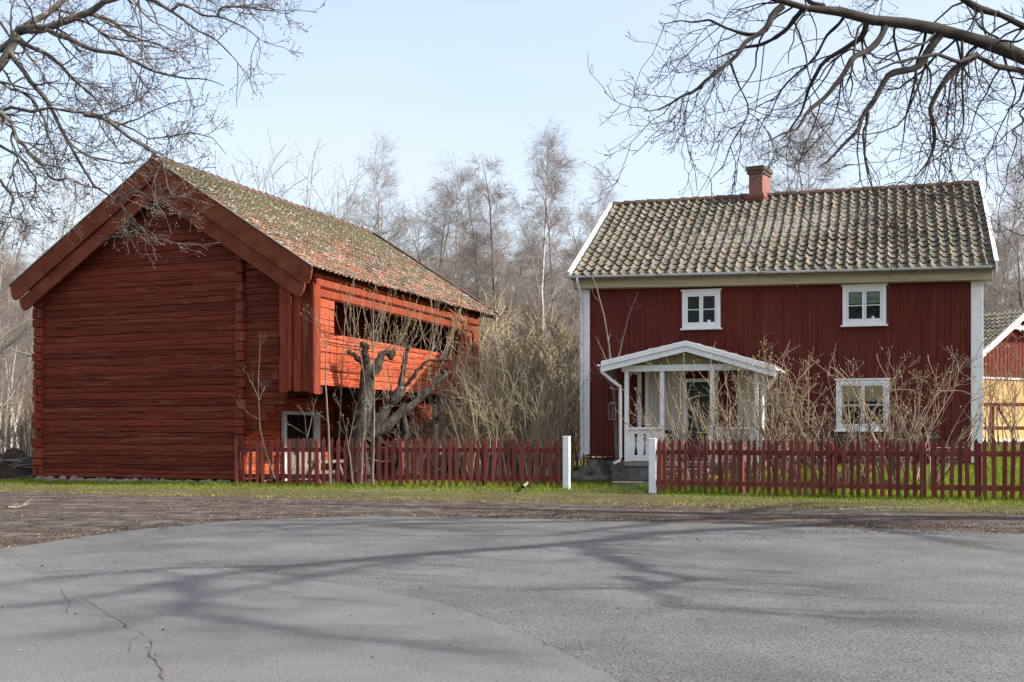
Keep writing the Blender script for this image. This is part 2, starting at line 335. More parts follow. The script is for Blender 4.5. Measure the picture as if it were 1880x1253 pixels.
# smoother repaired area of asphalt, lower left, and its seams
def sheet_poly(name, pts, z, m):
    mb = MB(); V = [(*gpt(*p), z) for p in pts]; mb.v = V; mb.f = [tuple(range(len(V)))]; o = mb.build(name, m); return tag(o, kind='structure')
patch = [(-900, 1500), (-300, 1180), (-30, 1016), (110, 1075), (230, 1045), (400, 1040), (560, 1066), (700, 1088), (800, 1107), (900, 1140), (990, 1180), (1090, 1225), (1250, 1330), (1500, 1600), (300, 1900)]
sheet_poly('road_patch', patch, .0125, M['asphalt2'])
def crack(pts, wd, z=.0165):
    P = []
    for (a, b) in zip(pts[:-1], pts[1:]):
        for t in np.linspace(0, 1, max(2, int(math.hypot(b[0] - a[0], b[1] - a[1]) / 9)), endpoint=False): P.append((a[0] + (b[0] - a[0]) * t, a[1] + (b[1] - a[1]) * t))
    Q = np.array([gpt(*p) for p in P]); Q += rng.normal(0, .013, Q.shape)
    T = np.gradient(Q, axis=0); T /= np.linalg.norm(T, axis=1)[:, None]; N = np.stack([-T[:, 1], T[:, 0]], 1)
    ww = np.abs(rng.normal(wd, wd * .8, len(Q)))[:, None] + .0012
    V = np.concatenate([np.c_[Q - N * ww, np.full(len(Q), z)], np.c_[Q + N * ww, np.full(len(Q), z)]]); n = len(Q); i = np.arange(n - 1)
    return tag(fast_mesh('road_crack', V, np.stack([i, i + 1, n + i + 1, n + i], 1), M['tar']), kind='structure')
crack([(150, 1104), (200, 1130), (280, 1180)], .001)
crack([(280, 1180), (272, 1200), (290, 1225), (312, 1262)], .0035)
crack([(262, 1168), (240, 1190), (232, 1215)], .0012); crack([(284, 1205), (300, 1212), (322, 1216)], .001); crack([(110, 1082), (128, 1110), (122, 1140)], .001)
crack([(225, 985), (300, 1020), (420, 1052), (520, 1075), (640, 1090)], .001)
crack([(700, 1088), (800, 1107), (900, 1140), (1000, 1185), (1120, 1240), (1200, 1290)], .0012)

# ------------------------------------------------------------ barn
BC = np.array([-7.54, 33.5]); BRZ = -math.atan(.416)
barn = empty('barn', (BC[0], BC[1], 0), BRZ, 'old dark red log barn with an open upper gallery and mossy tile roof', 'barn')
def bwarp(x, y, z): return (x, y, z - .017 * max(y, 0) * min(max((z - 2) / 3, 0), 1))
def logs(mb, org, along, out, z0, z1, ext, hmean=.25, seed=1, th=.16, rnd=.004):
    """horizontal hewn logs; ext(z) gives the run of the log along the wall"""
    r = np.random.default_rng(seed); org = np.array(org, float); along = np.array(along, float); out = np.array(out, float)
    z = z0; ph = r.uniform(0, 6, 3)
    while z < z1 - .05:
        h = min(r.uniform(.62, 1.3) * hmean, z1 - z); nph = r.uniform(0, 6, 3)
        if z1 - (z + h) < .08: h = z1 - z
        for (a, b) in ext(z + h / 2):
            if b - a < .05: continue
            n = max(2, int((b - a) / .3)); s = np.linspace(a, b, n + 1)
            amp = .011
            zb = z + amp * (np.sin(s * 1.1 + ph[0]) + .5 * np.sin(s * 3.1 + ph[1])) * (z > z0 + .01)
            zt = z + h + amp * (np.sin(s * 1.1 + nph[0]) + .5 * np.sin(s * 3.1 + nph[1])) * (z + h < z1 - .01)
            off = r.normal(0, .005) + .008 * np.sin(s * 1.7 + nph[2])
            g = .0045; hh = zt - zb
            prof = [(g, -th), (g, -.014), (.012, -.001), (.3, rnd * .8), (.55, rnd), (.8, rnd * .7), (None, -.001), (None, -.014), (None, -th)]
            rows = []
            for k, (zz, o) in enumerate(prof):
                if zz is None: zz_ = {6: hh - .012, 7: hh - g, 8: hh - g}[k]
                elif k in (0, 1): zz_ = np.full_like(hh, g)
                elif k == 2: zz_ = np.full_like(hh, .012)
                else: zz_ = hh * zz
                jit = r.normal(0, .004, len(s)) if 2 < k < 6 else 0
                rows.append((zb + zz_, off + o + jit))
            base = len(mb.v); kk = len(rows)
            for i in range(len(s)):
                for (zz, o) in rows:
                    p = org + along * s[i] + out * o[i]; mb.v.append((p[0], p[1], zz[i]))
            for i in range(len(s) - 1):
                for k in range(kk - 1):
                    q = base + i * kk + k; mb.f.append((q, q + kk, q + kk + 1, q + 1))
            mb.f.append(tuple(base + k for k in range(kk))); q = base + (len(s) - 1) * kk; mb.f.append(tuple(q + k for k in range(kk - 1, -1, -1)))
        z += h; ph = nph
UL, UR, UC = -7.5, 2.36, -2.7                         # left wall, gallery face, ridge line
RZ, EZ = 9.25, 5.88; HW = 5.3                          # ridge and eave heights, half span of roof
pitch = (RZ - EZ) / HW
def roof_z(u): return RZ - abs(u - UC) * pitch
def gable_ext(z):
    lim = (RZ - .25 - z) / pitch
    a, b = max(UL, UC - lim), min(0.0, UC + lim)
    return [(a, b)]
def ext_right(z):                                     # logs of the corbelled gallery end
    lim = UC + (RZ - .25 - z) / pitch
    b = 1.4 if z > 2.38 else np.interp(z, [1.40, 2.38], [.1, 1.35])
    b = min(b, lim)
    return [(.1, b)] if z > 1.35 else []
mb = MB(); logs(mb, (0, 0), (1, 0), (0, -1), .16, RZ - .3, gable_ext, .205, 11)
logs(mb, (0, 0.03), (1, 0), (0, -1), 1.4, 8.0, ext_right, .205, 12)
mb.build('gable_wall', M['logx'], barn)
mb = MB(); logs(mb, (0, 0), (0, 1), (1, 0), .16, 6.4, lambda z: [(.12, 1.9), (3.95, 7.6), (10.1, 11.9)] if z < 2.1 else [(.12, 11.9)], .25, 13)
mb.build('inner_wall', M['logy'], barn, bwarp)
mb = MB(); logs(mb, (UL, 0), (0, 1), (-1, 0), .16, 6.1, lambda z: [(.1, 11.9)], .27, 14)
mb.box(UL + .2, -.2, 11.7, 11.9, .1, 6.2); mb.prism([(UL, 11.7, 6.2), (2.3, 11.7, 5.9), (UC, 11.7, RZ - .2)], (0, .15, 0))
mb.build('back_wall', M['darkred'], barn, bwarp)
mb = MB(); mb.box(UL + .17, -.17, .17, .2, 0.1, 6.0); mb.box(-.2, -.17, .2, 11.6, .1, 6); mb.build('dark_gap_backing', M['dark'], barn, bwarp)  # near-black backing that colours the log gaps as unlit
# notched log ends at the corners
for (u0, wdt, sd_, zt) in ((-.05, .26, 21, roof_z(0) - .35), (UL + .14, .30, 22, roof_z(UL) - .25)):
    mb = MB(); r = random.Random(sd_); z = .16
    while z < zt:
        h = r.uniform(.2, .33); h = min(h, zt - z + .02); o = r.uniform(.07, .15); jx = r.uniform(-.03, .03); ww = wdt * r.uniform(.85, 1.1)
        tp = r.uniform(-.03, .03)
        mb.hexa([(u0 - ww / 2 + jx, -o, z + .012), (u0 + ww / 2 + jx, -o, z + .012), (u0 + ww / 2 + jx, .1, z + .012), (u0 - ww / 2 + jx, .1, z + .012),
                 (u0 - ww / 2 + jx + tp, -o, z + h - .012), (u0 + ww / 2 + jx + tp, -o, z + h - .012), (u0 + ww / 2 + jx, .1, z + h - .012), (u0 - ww / 2 + jx, .1, z + h - .012)])
        z += h
    mb.build('log_ends', M['plankz'], barn, bevel=.02)
# gallery
GB, PT, OT = 2.78, 4.25, 5.17                          # gallery bottom, parapet top, opening top
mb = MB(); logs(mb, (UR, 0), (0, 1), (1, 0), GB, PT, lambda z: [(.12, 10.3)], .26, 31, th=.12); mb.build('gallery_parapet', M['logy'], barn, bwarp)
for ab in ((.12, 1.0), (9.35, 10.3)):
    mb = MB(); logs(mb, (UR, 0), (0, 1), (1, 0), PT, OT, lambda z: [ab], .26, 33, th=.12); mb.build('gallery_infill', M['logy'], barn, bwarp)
mb = MB(); mb.box(UR - .16, UR + .06, -.02, 10.6, OT, OT + .27); mb.box(UR - .12, UR + .10, -.02, 10.8, OT + .275, OT + .52); mb.box(UR - .10, UR + .03, .0, 10.8, OT + .523, 5.9); mb.build('gallery_beam', M['plankz'], barn, bwarp, bevel=.05)
mb = MB(); mb.box(.05, UR - .14, .2, 10.3, GB + .0, GB + .1)
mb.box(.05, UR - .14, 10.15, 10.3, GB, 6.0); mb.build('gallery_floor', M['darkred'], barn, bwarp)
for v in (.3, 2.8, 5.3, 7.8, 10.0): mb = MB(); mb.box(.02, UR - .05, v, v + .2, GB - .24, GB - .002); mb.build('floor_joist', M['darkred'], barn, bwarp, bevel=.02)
# boarded box at the gallery end
mb = MB()
for (a, b, o, zb, zt) in ((1.34, 1.63, -.20, 2.58, 5.75), (1.66, 1.76, -.26, 2.62, 5.55), (1.78, 2.02, -.17, 2.60, 5.62), (2.04, 2.30, -.14, 2.60, 5.45)):
    zt = min(zt, roof_z(b) - .3); mb.box(a, b, o, o + .05, zb, zt)
mb.box(2.31, 2.45, -.22, -.17, 2.55, 5.55); mb.box(2.41, 2.46, -.168, .14, 2.52, 5.50)
mb.box(1.36, 2.40, -.11, .0, 2.7, 5.4)
mb.build('gallery_end_boards', M['plankz'], barn, bevel=.008)
mb = MB(); mb.box(2.38, 2.44, 10.32, 10.75, 2.75, 5.3); mb.box(2.2, 2.37, 10.35, 10.42, 2.75, 5.3); mb.build('gallery_end_boards', M['plankz'], barn, bwarp, bevel=.008)
# cross wall and braces under the gallery
mb = MB(); logs(mb, (0, 4.9), (1, 0), (0, -1), .16, GB, lambda z: [(.05, .55 if z < 1.3 else np.interp(z, [1.3, 2.7], [.6, 2.2]))], .26, 35); mb.build('cross_wall', M['logx'], barn, bwarp)
for v in (4.2, 9.9): mb = MB(); mb.bar((.1, v, 1.2), (2.2, v, 2.7), .16, .18); mb.build('gallery_brace', M['darkred'], barn, bwarp)
for v in (4.3, 8.6):
    mb = MB(); mb.box(2.1, 2.26, v, v + .16, .0, GB - .24); mb.build('gallery_post', M['darkred'], barn, bwarp, bevel=.015)
# doors
def barn_door(v0, v1, zt, glass_from):
    d = empty('door'); d.parent = barn
    mb = MB(); mb.box(.02, .10, v0, v0 + .2, .05, zt); mb.box(.02, .10, v1 - .32, v1, .05, zt); mb.box(.02, .09, v0 + .2, v1 - .32, zt - .1, zt); mb.build('door_frame', M['worn'], d, bevel=.01)
    mb = MB(); v = v0 + .22
    while v < v1 - .4: mb.box(-.02, .03, v, v + .16, .05, glass_from); v += .175
    mb.box(.032, .05, v0 + .22, v1 - .34, .4, .52); mb.build('door_planks', M['greywood'], d)
    mb = MB(); mb.box(-.1, -.07, v0 + .2, v1 - .32, glass_from, zt - .1); mb.build('opening', M['dark'], d)  # dark sheet closing the opening, painted as an unlit inside
    mb = MB(); mb.box(-.015, .015, v0 + .2, v1 - .32, glass_from, glass_from + .05); mb.box(-.015, .015, (v0 + v1) / 2 - .1, (v0 + v1) / 2 - .05, glass_from + .05, zt - .1); mb.build('rail', M['darkred'], d)
barn_door(1.9, 3.95, 2.12, 1.3); barn_door(7.6, 10.1, 1.55, .95)
mb = MB()
for k in range(4): mb.box(.5, .9, 5.4 + k * .02, 5.46 + k * .02, .3 + k * .32, .56 + k * .32)
# bargeboards
for side in (-1, 1):
    for (off, hgt, vy, name) in ((.0, .50, -.52, 'upper_bargeboard'), (.50, .42, -.44, 'lower_bargeboard')):
        mb = MB(); cs = math.cos(math.atan(pitch)); dz = lambda p: p / cs
        e = HW + (0 if off == 0 else -.28)
        t0, t1 = RZ + .02 - dz(off), RZ + .02 - dz(off + hgt)
        ue = UC + side * e
        pts = [(UC, vy, t0), (ue, vy, t0 - e * pitch), (ue - side * .06, vy, t1 - (e - .06) * pitch + .25), (ue - side * .16, vy, t1 - (e - .16) * pitch + .06), (ue - side * .30, vy, t1 - (e - .30) * pitch), (UC, vy, t1)]
        mb.prism(pts, (0, .07, 0)); mb.build(name, M['barge'], barn, bevel=.01)
mb = MB()
for side in (-1, 1):
    a = (UC, .0, RZ - .02); 
    E2 = HW - .12; Z2 = RZ - E2 * pitch
    mb.hexa([(UC, -.42, RZ - .12), (UC + side * E2, -.42, Z2 - .12), (UC + side * E2, 12.1, Z2 - .12), (UC, 12.1, RZ - .12),
             (UC, -.42, RZ - .04), (UC + side * E2, -.42, Z2 - .04), (UC + side * E2, 12.1, Z2 - .04), (UC, 12.1, RZ - .04)])
mb.build('roof_deck', M['darkred'], barn, bwarp)

def tiles(name, org, along, down, nrm, length, slope_len, tw, tl, m, parent, warp=None, seed=3, amp=.035, jit=.006, prof=9):
    """pantiles: every tile a curved shell with a front lip"""
    r = np.random.default_rng(seed); nc = int(round(length / tw)); tw = length / nc; nr = int(round(slope_len / tl)); tl = slope_len / nr
    t = np.linspace(0, 1.04, prof); h = amp * (np.cos(2 * np.pi * (t - .22)) * .9 + .35 * np.cos(4 * np.pi * (t - .22)) + .9)
    org, along, down, nrm = (np.array(a, float) for a in (org, along, down, nrm))
    C, Rr = np.meshgrid(np.arange(nc), np.arange(nr)); C = C.ravel(); Rr = Rr.ravel(); N = len(C)
    s = C[:, None] * tw + t[None, :] * tw + r.normal(0, jit, N)[:, None]
    lift = np.abs(r.normal(0, .006, N)) + .012 * np.sin(C * .21 + Rr * .13) + .008 * np.sin(C * .07 + Rr * .45 + 1)
    skew = r.normal(0, jit * 1.4, N)
    top = (Rr * tl)[:, None] - .05; bot = ((Rr + 1) * tl)[:, None] + .02 + (r.normal(0, jit, N) + (r.uniform(0, 1, N) < .05) * r.uniform(.02, .07, N))[:, None]
    hu = h[None, :] + lift[:, None] * .3; hl = h[None, :] + .034 + lift[:, None]
    def P(s_, d_, h_): return org + s_[..., None] * along + d_[..., None] * down + h_[..., None] * nrm
    one = np.ones_like(s)
    A = P(s - skew[:, None], top * one, hu); B = P(s, bot * one, hl); D = P(s, (bot - .012) * one, hl - .022)
    V = np.concatenate([A, B, D], 1).reshape(-1, 3); k = np.arange(prof - 1); f = []
    f1 = np.stack([k, k + prof, k + prof + 1, k + 1], 1); f2 = np.stack([k + prof, k + 2 * prof, k + 2 * prof + 1, k + prof + 1], 1)
    ff = np.concatenate([f1, f2]); Q = (ff[None] + (np.arange(N) * 3 * prof)[:, None, None]).reshape(-1, 4)
    att = np.repeat(r.uniform(0, 1, N), len(ff))
    if warp: V = np.array([warp(*v) for v in V])
    o = fast_mesh(name, V, Q, m, parent, smooth=True, attr=att)
    try: o.data.set_sharp_from_angle(angle=R(50))
    except Exception: pass
    return o
cs, sn = math.cos(math.atan(pitch)), math.sin(math.atan(pitch)); SL = HW / cs
tiles('roof_tiles', (UC, -.5, RZ), (0, 1, 0), (cs, 0, -sn), (sn, 0, cs), 12.6, SL + .06, .215, .30, M['tileb'], barn, bwarp, 5, jit=.011)
tiles('roof_tiles', (UC, -.5, RZ), (0, 1, 0), (-cs, 0, -sn), (-sn, 0, cs), 12.6, SL + .06, .43, .6, M['tileb'], barn, bwarp, 6)
def ridge_tiles(n, p0, p1, r_, m, parent, warp, seed):
    mb = MB(); rr = random.Random(seed); p0 = Vector(p0); p1 = Vector(p1)
    for i in range(n):
        a = p0.lerp(p1, i / n); b = p0.lerp(p1, (i + 1.08) / n); j = rr.uniform(-.012, .012)
        a.z += j + .015; b.z += j
        mb.tube([a, b], [r_ * 1.08, r_ * .9], 8)
    mb.build('ridge_tiles', m, parent, warp, smooth=False)
ridge_tiles(34, (UC, -.45, RZ + .05), (UC, 12.1, RZ + .05), .115, M['ridge'], barn, bwarp, 4)
mb = MB(); mb.bar((UC + .1, 12.12, RZ + .06), (UC + HW, 12.12, EZ + .10), .12, .12); mb.build('rear_verge_board', M['ridge'], barn, bwarp)
for side in (1, -1):
    mb = MB(); mb.bar((UC, -.5, RZ + .055), (UC + side * HW, -.5, EZ + .055), .09, .03); mb.build('verge_capping', M['greywood'], barn)
# footing stones
r = random.Random(5); u = UL + .2
while u < -.1:
    w_ = r.uniform(.16, .32); V, f = blob((u, -.06 + r.uniform(-.05, .03), .03), (w_ * .55, .16, .13 * r.uniform(.8, 1.2)), r.randint(0, 9999))
    mb = MB(); mb.v = [tuple(a) for a in V]; mb.f = [tuple(a) for a in f]; mb.build('footing_stone', M['granite'], barn, smooth=True); u += w_ * 1.02

# ------------------------------------------------------------ cottage
HC = np.array([2.15, 35.0]); HRZ = -math.atan(.313); LU = 10.8
cot = empty('cottage', (HC[0], HC[1], 0), HRZ, 'red boarded two storey cottage with pantile roof, white corners and brick chimney', 'house')
hc, hs = math.cos(HRZ), math.sin(HRZ)
def h2w(u, v, z=0): return (HC[0] + hc * u - hs * v, HC[1] + hs * u + hc * v, z)
def hu(px, v=0.0):                                     # wall coordinate seen at a photograph column
    k = (px - CX) / F; return (k * (HC[1] + hc * v) - HC[0] + hs * v) / (hc - k * hs)
def hz(py, u, v=0.0): return CH + (HY - py) / F * h2w(u, v)[1]
def unw(u, z): return z + .016 * u * (1 - min(max((z - 6) / 3, 0), 1))
def hwarp(x, y, z): return (x, y, z - .016 * x * (1 - min(max((z - 6) / 3, 0), 1)))
HB, HT, RV, HR_, HE = .80, 5.68, 5.0, 9.0, 5.98         # siding foot, siding top, ridge depth, ridge and eave heights
mb = MB(); mb.box(.02, LU - .02, .02, 9.98, HB, HT + .3)
r = random.Random(9); u = .12
while u < LU - .1:
    mb.box(u, u + r.uniform(.035, .06), -.012, .02, HB - .03 + r.uniform(-.015, .01), HT + .02); u += r.choice((.15, .17, .2, .23))
mb.prism([(.02, .02, HT + .3), (.02, 9.98, HT + .3), (.02, RV, HR_ - .15)], (.1, 0, 0)); mb.prism([(LU - .12, .02, HT + .3), (LU - .12, 9.98, HT + .3), (LU - .12, RV, HR_ - .15)], (.1, 0, 0))
mb.build('wall', M['cottage'], cot, hwarp)
mb = MB(); mb.box(-.01, LU + .01, -.035, .02, HB - .07, HB - .035); mb.build('drip_board', M['darkred'], cot, hwarp)
for (a, b) in ((-.06, .13), (LU - .27, LU + .03)):
    mb = MB(); mb.box(a, b, -.055, .06, HB + .05, HT - (.03 if a < 0 else 0)); mb.build('corner_board', M['white'], cot, hwarp, bevel=.006)
mb = MB(); mb.box(-.3, LU + .25, -.34, -.30, HT - .02, HT + .36); mb.box(-.3, LU + .25, -.30, .0, HT - .02, HT + .02); mb.box(-.3, LU + .25, -.36, -.342, HT + .27, HT + .33)
mb.build('eaves_cornice', M['cream'], cot, hwarp, bevel=.006)
mb = MB()
for sgn, v0 in ((1, -.5), (-1, 10.5)):
    mb.hexa([(-.34, v0, HE), (LU + .3, v0, HE), (LU + .3, RV, HR_), (-.34, RV, HR_), (-.34, v0, HE - .1), (LU + .3, v0, HE - .1), (LU + .3, RV, HR_ - .1), (-.34, RV, HR_ - .1)])
mb.build('roof_deck', M['greywood'], cot, hwarp)
hp = math.atan((HR_ - HE) / (RV + .5)); c2, s2 = math.cos(hp), math.sin(hp); HSL = (RV + .5) / c2
tiles('roof_tiles', (-.26, RV, HR_ + .0), (1, 0, 0), (0, -c2, -s2), (0, -s2, c2), LU + .52, HSL + .07, .268, .375, M['tileh'], cot, hwarp, 8, amp=.044, jit=.008, prof=11)
tiles('roof_tiles', (-.26, RV, HR_ + .0), (1, 0, 0), (0, c2, -s2), (0, s2, c2), LU + .52, HSL + .07, .536, .7, M['tileh'], cot, hwarp, 9, amp=.044)
ridge_tiles(30, (-.3, RV, HR_ + .06), (LU + .28, RV, HR_ + .06), .11, M['ridge'], cot, hwarp, 14)
for u_ in (-.36, LU + .30):                           # white verge boards
    mb = MB(); mb.hexa([(u_, -.56, HE - .14), (u_ + .05, -.56, HE - .14), (u_ + .05, RV, HR_ - .12), (u_, RV, HR_ - .12), (u_, -.56, HE + .12), (u_ + .05, -.56, HE + .12), (u_ + .05, RV, HR_ + .14), (u_, RV, HR_ + .14)])
    mb.hexa([(u_ - .03, -.58, HE + .122), (u_ + .07, -.58, HE + .122), (u_ + .07, RV, HR_ + .142), (u_ - .03, RV, HR_ + .142), (u_ - .03, -.58, HE + .145), (u_ + .07, -.58, HE + .145), (u_ + .07, RV, HR_ + .165), (u_ - .03, RV, HR_ + .165)])
    mb.build('verge_board', M['white'], cot, hwarp)
def gutter(mb, a, b, r_, n=8):                          # half round trough from a to b
    a = Vector(a); b = Vector(b); d = (b - a).normalized(); x = d.cross(Vector((0, 0, 1))).normalized(); k = len(mb.v)
    for p in (a, b):
        for i in range(n + 1):
            t = math.pi * i / n; mb.v.append(tuple(p + x * math.cos(t) * r_ - Vector((0, 0, 1)) * math.sin(t) * r_))
        for i in range(n, -1, -1):
            t = math.pi * i / n; mb.v.append(tuple(p + x * math.cos(t) * (r_ - .008) - Vector((0, 0, 1)) * math.sin(t) * (r_ - .008)))
    m = 2 * n + 2
    for i in range(m): j = (i + 1) % m; mb.f.append((k + i, k + j, k + m + j, k + m + i))
    mb.f.append(tuple(k + i for i in range(m))); mb.f.append(tuple(k + m + i for i in range(m - 1, -1, -1)))
mb = MB(); gutter(mb, (-.38, -.62, HE + .01), (LU + .2, -.62, HE + .01), .065)
for i in range(14):
    u = .2 + i * .8; mb.box(u, u + .025, -.70, -.5, HE + .004, HE + .03)
mb.build('gutter', M['worn'], cot, hwarp)
gx = hu(1068, -.1)
mb = MB(); mb.tube([(gx, -.62, HE - .04), (gx, -.62, HE - .2), (gx, -.14, HE - .62), (gx, -.13, HE - .8), (gx, -.13, .85), (gx - .02, -.2, .7)], .048, 10)
mb.build('downpipe', M['worn'], cot, smooth=True)
# stone footing under the siding
def rough_box(x0, x1, y0, y1, z0, z1, step, amp, seed, flare=0.0):
    rr_ = np.random.default_rng(seed); mb = MB(); k = rr_.normal(size=(5, 3)) * 3.2; ph = rr_.uniform(0, 6, 5)
    def n3(p): return amp * np.sin(k @ p + ph).sum() * .45 + rr_.normal(0, amp * .12)
    def face(o, a, b, na, nb, nrm):
        base = len(mb.v); o, a, b, nrm = (np.array(q, float) for q in (o, a, b, nrm))
        for j in range(nb + 1):
            for i in range(na + 1):
                p = o + a * i / na + b * j / nb; d = n3(p) + flare * max(0, 1 - (p[2] - z0) / (z1 - z0)) ** 1.5; mb.v.append(tuple(p + nrm * d))
        for j in range(nb):
            for i in range(na): q = base + j * (na + 1) + i; mb.f.append((q, q + 1, q + na + 2, q + na + 1))
    nx = max(2, int((x1 - x0) / step)); ny = max(2, int((y1 - y0) / step / 3)); nz = max(2, int((z1 - z0) / step))
    face((x0, y0, z0), (x1 - x0, 0, 0), (0, 0, z1 - z0), nx, nz, (0, -1, 0)); face((x0, y1, z0), (0, y0 - y1, 0), (0, 0, z1 - z0), ny, nz, (-1, 0, 0))
    face((x1, y0, z0), (0, y1 - y0, 0), (0, 0, z1 - z0), ny, nz, (1, 0, 0)); return mb
mb = rough_box(.03, LU - .05, -.0, 9.9, -.3, HB - .075, .09, .022, 3, .10); mb.build('footing', M['rubble'], cot, hwarp, smooth=True)
r = random.Random(12)
for (u_, v_, z_, a_, b_, c_) in ((-.22, -.22, .10, .34, .3, .26), (.2, -.40, .12, .3, .24, .16), (.55, -.42, .10, .34, .22, .15), (-.45, -.1, .0, .3, .3, .22), (-.05, -.5, .02, .3, .22, .13), (.9, -.38, .08, .26, .2, .13), (.0, -.16, .36, .2, .18, .16)):
    V, f = blob((u_, v_, z_), (a_, b_, c_), r.randint(0, 9999), 3, .2); mb = MB(); mb.v = [tuple(q) for q in V]; mb.f = [tuple(q) for q in f]; mb.build('footing_stone', M['stone'], cot)
# chimney
ch = empty('chimney', (4.5, RV, HR_ - .4), R(-12)); ch.parent = cot
mb = MB(); mb.box(-.22, .22, -.4, .4, 0, 1.12); mb.box(-.27, .27, -.45, .45, .25, .5); mb.build('shaft', M['brick'], ch)
mb = MB(); mb.box(-.26, .26, -.44, .44, 1.12, 1.22); mb.box(-.30, .30, -.48, .48, 1.22, 1.36); mb.build('cap', M['ridge'], ch, bevel=.01)
mb = MB(); mb.box(-.3, .3, -.5, .5, .32, .42); mb.build('flashing', mat('red_flashing', [(0.3, (.16, .04, .025)), (0.7, (.22, .055, .035))]), ch)

def window(px0, px1, py0, py1, drape, cottage=True):
    u0, u1 = hu(px0), hu(px1); z1, z0 = hz(py0, u0), hz(py1, u0); W = u1 - u0; uc = (u0 + u1) / 2
    wd = empty('window', (u0, 0, z0)); wd.parent = cot; H = z1 - z0
    t = .105
    mb = MB(); mb.box(0, t, -.075, .0, 0, H); mb.box(W - t, W, -.075, .0, 0, H); mb.box(t, W - t, -.075, 0, H - t, H); mb.box(t, W - t, -.075, 0, 0, t)
    mb.box(-.04, W + .04, -.10, -.0, H, H + .045); mb.build('casing', M['white'], wd, bevel=.004)
    mb = MB(); mb.box(-.05, W + .05, -.14, -.0, -.05, -.002); mb.build('sill', M['white'], wd, bevel=.006)
    for k in range(2):
        a = t + k * (W / 2 - t) + .004; b = a + W / 2 - t - .008; sw = .05
        mb = MB(); y0, y1 = -.062, -.03
        mb.box(a, a + sw, y0, y1, t + .003, H - t - .003); mb.box(b - sw, b, y0, y1, t + .003, H - t - .003)
        mb.box(a + sw, b - sw, y0, y1, t + .003, t + .06); mb.box(a + sw, b - sw, y0, y1, H - t - .05, H - t - .003)
        mb.box(a + sw, b - sw, y0 + .004, y1 - .004, t + (H - 2 * t) * .50 - .012, t + (H - 2 * t) * .50 + .012)
        sash = mb.build('sash', M['white'], wd)
        mb = MB(); mb.box(a + sw, b - sw, -.045, -.042, t + .06, H - t - .05); mb.build('pane', M['glass'], wd)
    mb = MB(); mb.box(t, W - t, -.025, -.015, t, H - t); mb.build('dark_backing', M['dark'], wd)  # near-black sheet close behind the panes in place of an unlit room
    mb = MB()
    if drape == 'curtain':
        n = 24
        for i in range(n):
            x = t + .03 + (W - 2 * t - .06) * i / n; mb.box(x, x + (W - 2 * t - .06) / n, -.030 + .003 * (i % 2), -.026, H * .55, H - t)
        mb.build('curtain', M['fabric'], wd)
    elif drape == 'blind':
        mb.box(t + .02, W - t - .02, -.030, -.026, H * .58, H - t); mb.build('blind', M['blind'], wd)
    mb = MB(); mb.tube([(W * .70, -.032, t + .055), (W * .70, -.032, t + .12)], [.04, .05], 8) if not drape == 'x' else None
    mb.build('sill_pot', M['white'], wd)
window(1253, 1323, 536, 604, 'plain'); window(1547, 1627, 527, 598, 'curtain'); window(1535, 1633, 699, 790, 'blind')
# pair of narrow white slats right of the porch
for (a, b) in ((1401, 1408), (1425, 1431)):
    mb = MB(); u0, u1 = hu(a), hu(b); mb.box(u0, u1, -.06, -.013, hz(762, u0), hz(716, u0)); mb.build('white_slat', M['creamwall'], cot)

# porch
VP = -1.9
pu0, pu1 = hu(1148, VP), hu(1392, VP); pz = hz(848, pu0, VP)
por = empty('porch'); por.parent = cot
EPL, EPR = hu(1104, VP - .3), hu(1424, VP - .3); PC = hu(1259, VP - .3)
zl, zr, za = hz(664, EPL, VP - .3), hz(672, EPR, VP - .3), hz(626, PC, VP - .3)
mb = MB(); mb.box(pu0 - .05, pu1 + .05, VP, -.02, pz - .12, pz); mb.build('porch_floor', M['greywood'], por)
mb = MB(); mb.box(pu0 + .9, pu0 + 2.3, VP - .4, VP - .02, pz - .35, pz - .17); mb.box(pu0 + .8, pu0 + 2.4, VP - .8, VP - .42, pz - .6, pz - .36); mb.box(pu0 - .1, pu1 + .1, VP + .05, -.1, -.1, pz - .125); mb.build('porch_step', M['stone'], por, bevel=.02)
bz = hz(683, pu0, VP)
posts = [pu0 + .03, hu(1215, VP), hu(1307, VP), pu1 - .06]
for u in posts:
    mb = MB(); mb.box(u - .055, u + .055, VP, VP + .11, pz, bz); mb.build('porch_post', M['white'], por, bevel=.006)
for u in (posts[0], posts[3]):
    mb = MB(); mb.box(u - .055, u + .055, -.12, -.02, pz, bz); mb.build('porch_post', M['white'], por, bevel=.006)
mb = MB(); mb.box(pu0 - .1, pu1 + .1, VP - .02, VP + .12, bz, bz + .17); mb.box(pu0 - .02, pu0 + .08, VP + .12, -.02, bz, bz + .16); mb.box(pu1 - .1, pu1, VP + .12, -.02, bz, bz + .16); mb.build('porch_beam', M['white'], por, bevel=.006)
mb = MB(); mb.prism([(pu0, VP + .06, bz + .17), (pu1, VP + .06, bz + .17), (PC, VP + .06, za - .22)], (0, .03, 0)); mb.build('porch_gable', mat('olive_gable_boards', [(.3, (.20, .19, .09)), (.7, (.28, .26, .13))], scale=2, stretch=(6, 6, 1)), por)
